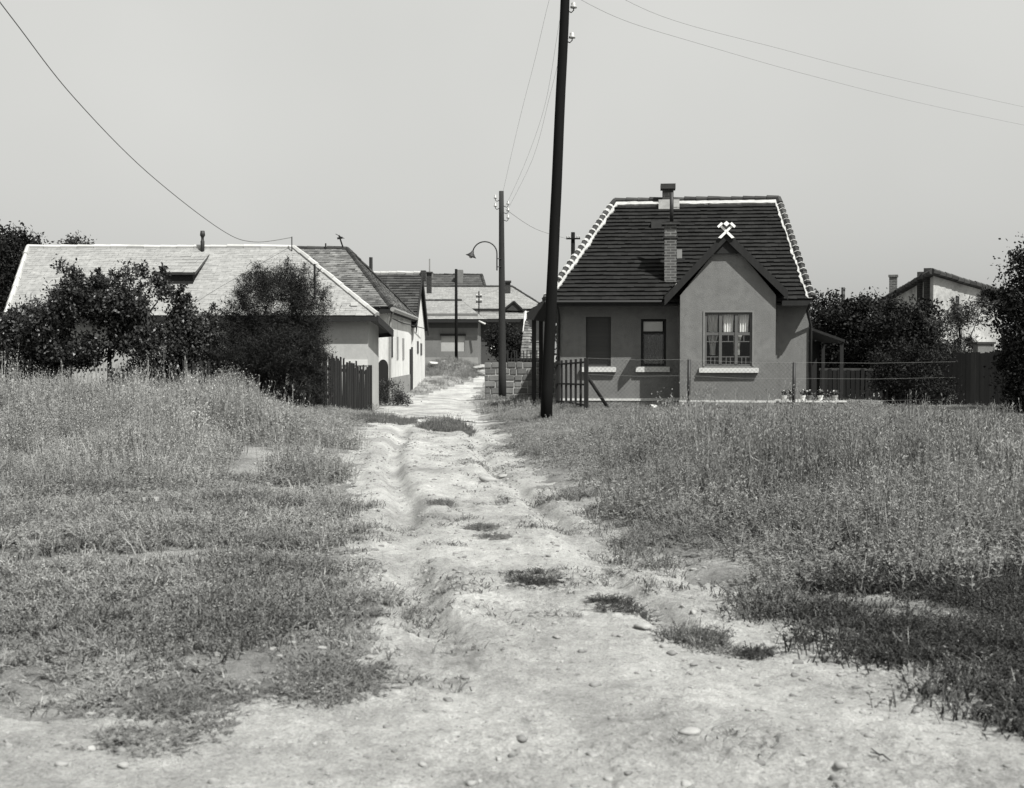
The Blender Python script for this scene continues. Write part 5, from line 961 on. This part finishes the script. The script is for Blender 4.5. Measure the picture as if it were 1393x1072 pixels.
x = np.linspace(at(578, 520, 64).x, at(668, 520, 64).x, 30); y = np.linspace(60, 70, 16); XX, YY = np.meshgrid(x, y, indexing='ij'); cxm = at(612, 510, 64).x
ZZ = gz(XX, YY) + .62 * np.exp(-((XX - cxm) / 1.1) ** 2 - ((YY - 66) / 3) ** 2) * (0.7 + .6 * fbm(XX, YY, 1.2, 3, 95)) - .03
Vh = np.stack([XX.ravel(), YY.ravel(), ZZ.ravel()], 1); ii, jj = np.meshgrid(np.arange(29), np.arange(15), indexing='ij'); Fh = np.stack([(ii * 16 + jj).ravel(), ((ii + 1) * 16 + jj).ravel(), ((ii + 1) * 16 + jj + 1).ravel(), (ii * 16 + jj + 1).ravel()], 1)
o = link_mesh('earth_heap', npmesh('earth_heap', Vh, Fh), M_soil, smooth=True); tag(o, 'weedy earth mound at the far end of the track', None, None, 'structure')
xh = rng.uniform(x[0], x[-1], 700); yh = rng.uniform(60.5, 69, 700); zh = gz(xh, yh) + .62 * np.exp(-((xh - cxm) / 1.1) ** 2 - ((yh - 66) / 3) ** 2) * .9; kk = (xh < cxm + 1.4); v, f = scatter_mesh(FARW, np.stack([xh, yh, zh], 1)[kk], np.full(kk.sum(), .9), rng.uniform(.25, .55, kk.sum()))
o = link_mesh('weeds', npmesh('weeds', v, f), M_weedR); tag(o, 'weeds growing over the far earth mound', 'weeds', None, 'stuff')

# ------------------------------------------------------------ right far house with peeling gable
Cn = at(1270, 372, 50); Re = at(1362, 399, 53); Le = at(1193, 416, 58)
PH = thing('peeling_house', 'old house with peeling pale wall and dark sloping roof behind the right trees', 'house', (Cn.x, Cn.y, 0)); M_peel = mat('peeling_plaster', .30, .45, 1.3, .95, bump=.02, stain=.75)
fz = Re + (Le - Cn); mb = MB()
for p_, q_ in ((Cn, Re), (Cn, Le), (Re, fz), (Le, fz)): mb.poly((p_.x, p_.y, -.2), (q_.x, q_.y, -.2), q_ - Vector((0, 0, .06)), p_ - Vector((0, 0, .06)))
mb.build('wall', M_peel, PH); dR = (Re - Cn).normalized(); dL = (Le - Cn).normalized(); rb = MB(); s1 = [Cn - dR * .25 - dL * .25, Re + dR * .4 - dL * .25, fz + dR * .4 + dL * .3, Le - dR * .25 + dL * .3]; slab(rb, s1, .1, .0); rq = rb.build('roof', M_wood, PH)
tb = MB(); tiles(tb, s1[0], s1[1], s1[2], s1[3], 16, .3, .03, .008); tb.build('tile_courses', M_tileM, rq); rc = MB(); ridge_caps(rc, s1[0], s1[1], .11, .4); ridge_caps(rc, s1[0], s1[3], .11, .4); rc.build('ridge_tiles', M_cap, rq)
p_ = at(1262, 370, 50.6); MB().box(Frame((p_.x, 50.6, 0), R(20)), -.15, .15, -.15, .15, 3.5, at(1262, 365, 50.6).z).build('chimney', M_brickD, rq); p_ = at(1253, 371, 51.5); MB().box(Frame((p_.x, 51.5, 0), R(20)), -.15, .12, -.15, .15, 3.5, at(1253, 370, 51.5).z).build('chimney', M_brickD, rq)
p_ = at(1215, 400, 57); MB().box(Frame((p_.x, 57, 0), R(20)), -.17, .17, -.17, .17, 2.5, at(1215, 377, 57).z).build('chimney', M_brick, rq); MB().box(Frame((p_.x, 57, 0), R(20)), -.21, .21, -.21, .21, at(1215, 377, 57).z + .001, at(1215, 374, 57).z).build('chimney_cap', M_brick, rq)
p_ = at(1301, 409, 50.8); nrm = Vector((dR.y, -dR.x, 0)).normalized(); q_ = Cn.lerp(Re, .34); q_.z = p_.z; wn = MB(); wn.prism([q_ - dR * .12 + nrm * .02 - Vector((0, 0, .22)), q_ + dR * .12 + nrm * .02 - Vector((0, 0, .22)), q_ + dR * .12 + nrm * .02 + Vector((0, 0, .2)), q_ - dR * .12 + nrm * .02 + Vector((0, 0, .2))], -nrm * .04); wn.build('attic_opening', M_dark, PH)
p0 = at(1147, 470, 47); p1 = at(1147, 391, 47); tag(MB().tube([(p0.x, 47, 0), p1], .07, 8).build('stovepipe', M_iron, loc=(p0.x, 47, 0), smooth=True), 'thin dark post rising above the trees right of the cottage', 'post')

# grey outbuilding block right end
p0, p1 = at(1330, 500, 38.5), at(1352, 500, 38.5); ob2 = thing('brick_pier', 'dark square pier behind the board fence at right', 'pier', (p0.x, 38.5, 0)); MB().box(ID, p0.x, p1.x, 38.5, 38.9, -.1, at(1340, 468, 38.5).z).build('shaft', M_wallR, ob2); MB().box(ID, p0.x - .04, p1.x + .04, 38.46, 38.94, at(1340, 468, 38.5).z + .001, at(1340, 466, 38.5).z + .02).build('cap', M_cap, ob2)

# ------------------------------------------------------------ poles and wires
M_pole = mat('tarred_pole', .006, .3, 2, .85, bump=.006, bscale=12, stretch=(4, 4, .25), spec=.08); M_pole2 = mat('weathered_pole', .02, .3, 2, .9, bump=.006, bscale=12, stretch=(4, 4, .25)); M_ins = mat('porcelain', .3, .1, 4, .3, spec=.6)
def insulator(par, p, side, r_=.05):
    """curved iron hook ending in a bell insulator"""
    mb, mi = MB(), MB(); s_ = Vector(side); mb.tube([p, p + s_ * .12 - Vector((0, 0, .05)), p + s_ * .17 + Vector((0, 0, .0)), p + s_ * .17 + Vector((0, 0, .08))], .013, 6)
    b = p + s_ * .17 + Vector((0, 0, .05)); mi.tube([b, b + Vector((0, 0, .04)), b + Vector((0, 0, .045)), b + Vector((0, 0, .1)), b + Vector((0, 0, .13))], [r_, r_ * 1.0, r_ * .6, r_ * .75, r_ * .4], 10); mb.build('hook', M_iron, par, smooth=True); mi.build('insulator', M_ins, par, smooth=True)
base = at(742.5, 575, 28.2); top = at(771.5, -60, 28.2); base.z = g1(base.x, 28.2); BP = thing('utility_pole', 'tall dark leaning wooden pole in front of the cottage, cut off by the top', 'pole', base)
n = 14; MB().tube([base.lerp(top, t / n) + Vector((0, 0, -.3 if t == 0 else 0)) + Vector((random.uniform(-.006, .006), 0, 0)) for t in range(n + 1)], [.135 - .035 * t / n for t in range(n + 1)], 14).build('pole', M_pole, BP, smooth=True)
for py in (14, 55):
    p_ = at(770 - (py - 14) * .05, py, 28.2); insulator(BP, p_, (1, 0, 0), .075)
insulator(BP, at(770, -30, 28.2), (-1, 0, 0))
# lamp post
base = at(683.5, 547, 43.5); base.z = g1(base.x, 43.5); top = at(682, 260, 43.5); LP = thing('lamp_post', 'wooden lamp post with curved lamp arm at the track side', 'lamp post', base); MB().tube([base.lerp(top, t / 8) + Vector((0, 0, -.3 if t == 0 else 0)) for t in range(9)], [.145 - .06 * t / 8 for t in range(9)], 12).build('pole', M_pole2, LP, smooth=True)
Yl = 43.3; ar = MB(); c_ = at(659.5, 345, Yl); rad = 16.5 / F * Yl; arc = [c_ + Vector((math.cos(t) * rad, 0, math.sin(t) * rad * .98)) for t in np.linspace(math.pi * .93, -.05, 14)]
ar.tube(arc + [at(676, 368, Yl)], .022, 8); ar.tube([at(676, 352, Yl), at(682, 352, Yl + .1)], .016, 6); ar.tube([at(676, 363, Yl), at(682, 363, Yl + .1)], .016, 6); arm = ar.build('lamp_arm', M_iron, LP, smooth=True)
s0 = arc[0]; dn = Vector((-.35, 0, -.94)).normalized(); shd = MB(); shd.tube([s0, s0 + dn * .06, s0 + dn * .09, s0 + dn * .15, s0 + dn * .2, s0 + dn * .205], [.04, .055, .08, .13, .2, .19], 16); shd.build('lamp_shade', M_iron, arm, smooth=True)
bl = MB(); bl.tube([s0 + dn * .19, s0 + dn * .22, s0 + dn * .25, s0 + dn * .265], [.06, .065, .045, .01], 10); bl.build('bulb', M_ins, arm, smooth=True)
for px, py, sd in ((680.5, 272, -1), (680.5, 283, -1), (684.5, 280, 1), (684.5, 289, 1), (684.5, 299, 1)): insulator(LP, at(px, py, 43.5), (sd, 0, 0), .055)
def far_pole(label, px, y0, y1, Y, r_, arms, base_z=None):
    top = at(px, y0, Y); z_ = g1(top.x, Y); t = thing('utility_pole', label, 'pole', (top.x, Y, z_)); MB().tube([(top.x, Y, z_ - .3), top], [r_ * 1.25, r_], 8).build('pole', M_pole, t, smooth=True)
    for (py, wpx) in arms:
        c_ = at(px, py, Y); hw = wpx / F * Y / 2; MB().box(ID, c_.x - hw, c_.x + hw, Y - r_ - .1, Y - r_ - .01, c_.z - .04, c_.z + .04).build('crossarm', M_pole, t)
        for s_ in (-.9, -.55, .55, .9): MB().tube([c_ + Vector((hw * s_, -r_ - .05, .041)), c_ + Vector((hw * s_, -r_ - .05, .12)), c_ + Vector((hw * s_, -r_ - .05, .16))], [.02, .045, .02], 8).build('insulator', M_ins, t)
far_pole('slim dark pole standing before the grey end house', 620.5, 366, 500, 66, .07, [])
far_pole('distant crossarm pole seen against the long pale roof', 651.5, 396, 430, 78, .035, [(404, 8), (411, 8)])
far_pole('distant pole with crossarm rising behind the left slope of the tiled roof', 779.5, 316, 380, 70, .11, [(325, 19)])
M_wire = mat('weathered_wire', .1, .1, 3, .6)
def wire(label, P, r_=.009, group='overhead wires'):
    P = [Vector(p) for p in P]; Q = []
    for i_ in range(len(P) - 1):
        p0, p1, p2, p3 = P[max(i_ - 1, 0)], P[i_], P[i_ + 1], P[min(i_ + 2, len(P) - 1)]
        for k in range(8):
            t = k / 8; Q.append(.5 * ((2 * p1) + (p2 - p0) * t + (2 * p0 - 5 * p1 + 4 * p2 - p3) * t * t + (3 * p1 - p0 - 3 * p2 + p3) * t ** 3))
    Q.append(P[-1]); m = MB(); m.tube(Q, r_, 5); tag(m.build('overhead_wire', M_wire, loc=P[0], smooth=True), label, 'wire', group)
wire('thick sagging wire running down to the mast on the slate roof', [at(-40, -50, 20), at(22, 32, 22), at(100, 132, 25), at(200, 234, 29), at(300, 312, 34), at(345, 329, 36), at(397, 323, 37.8)], .010)
wire('faint lower wire crossing the sky at upper right', [at(772, -10, 28.2), at(850, 28, 32), at(960, 62, 36), at(1100, 102, 42), at(1260, 142, 49), at(1450, 182, 58)], .0042)
wire('faint upper wire crossing the sky at upper right', [at(772, -45, 28.2), at(900, 22, 34), at(1060, 66, 40), at(1220, 107, 47), at(1450, 158, 58)], .0042)
wire('left faint wire from the lamp post to the tall pole', [at(679, 284, 43.5), at(705, 170, 40), at(728, 80, 36), at(750, -10, 32), at(769, -40, 28.2)], .0035)
wire('middle faint wire from the lamp post to the tall pole', [at(688, 280, 43.5), at(715, 220, 41), at(742, 140, 37), at(764, 14, 31), at(775, 10, 28.2)], .0035)
wire('right faint wire from the lamp post to the tall pole', [at(688, 290, 43.5), at(725, 215, 40), at(748, 130, 36), at(766, 60, 31), at(774, 52, 28.2)], .0035)
wire('faint wire from the lamp post to the pole behind the tiled roof', [at(688, 285, 43.5), at(730, 312, 55), at(772, 325, 70)], .008)
# far belt of trees closing the horizon
cn = []
for k in range(420): cn.append([rng.uniform(-90, 110), rng.uniform(125, 150), 1 + rng.random() ** 1.5 * 3.2])
v, f = leaves_np(np.array(cn), np.full(len(cn), 1.0), 60, .5, .6); o = link_mesh('tree_belt', npmesh('tree_belt', v, f), M_leafD); tag(o, 'distant belt of trees along the horizon', 'trees', None, 'stuff')
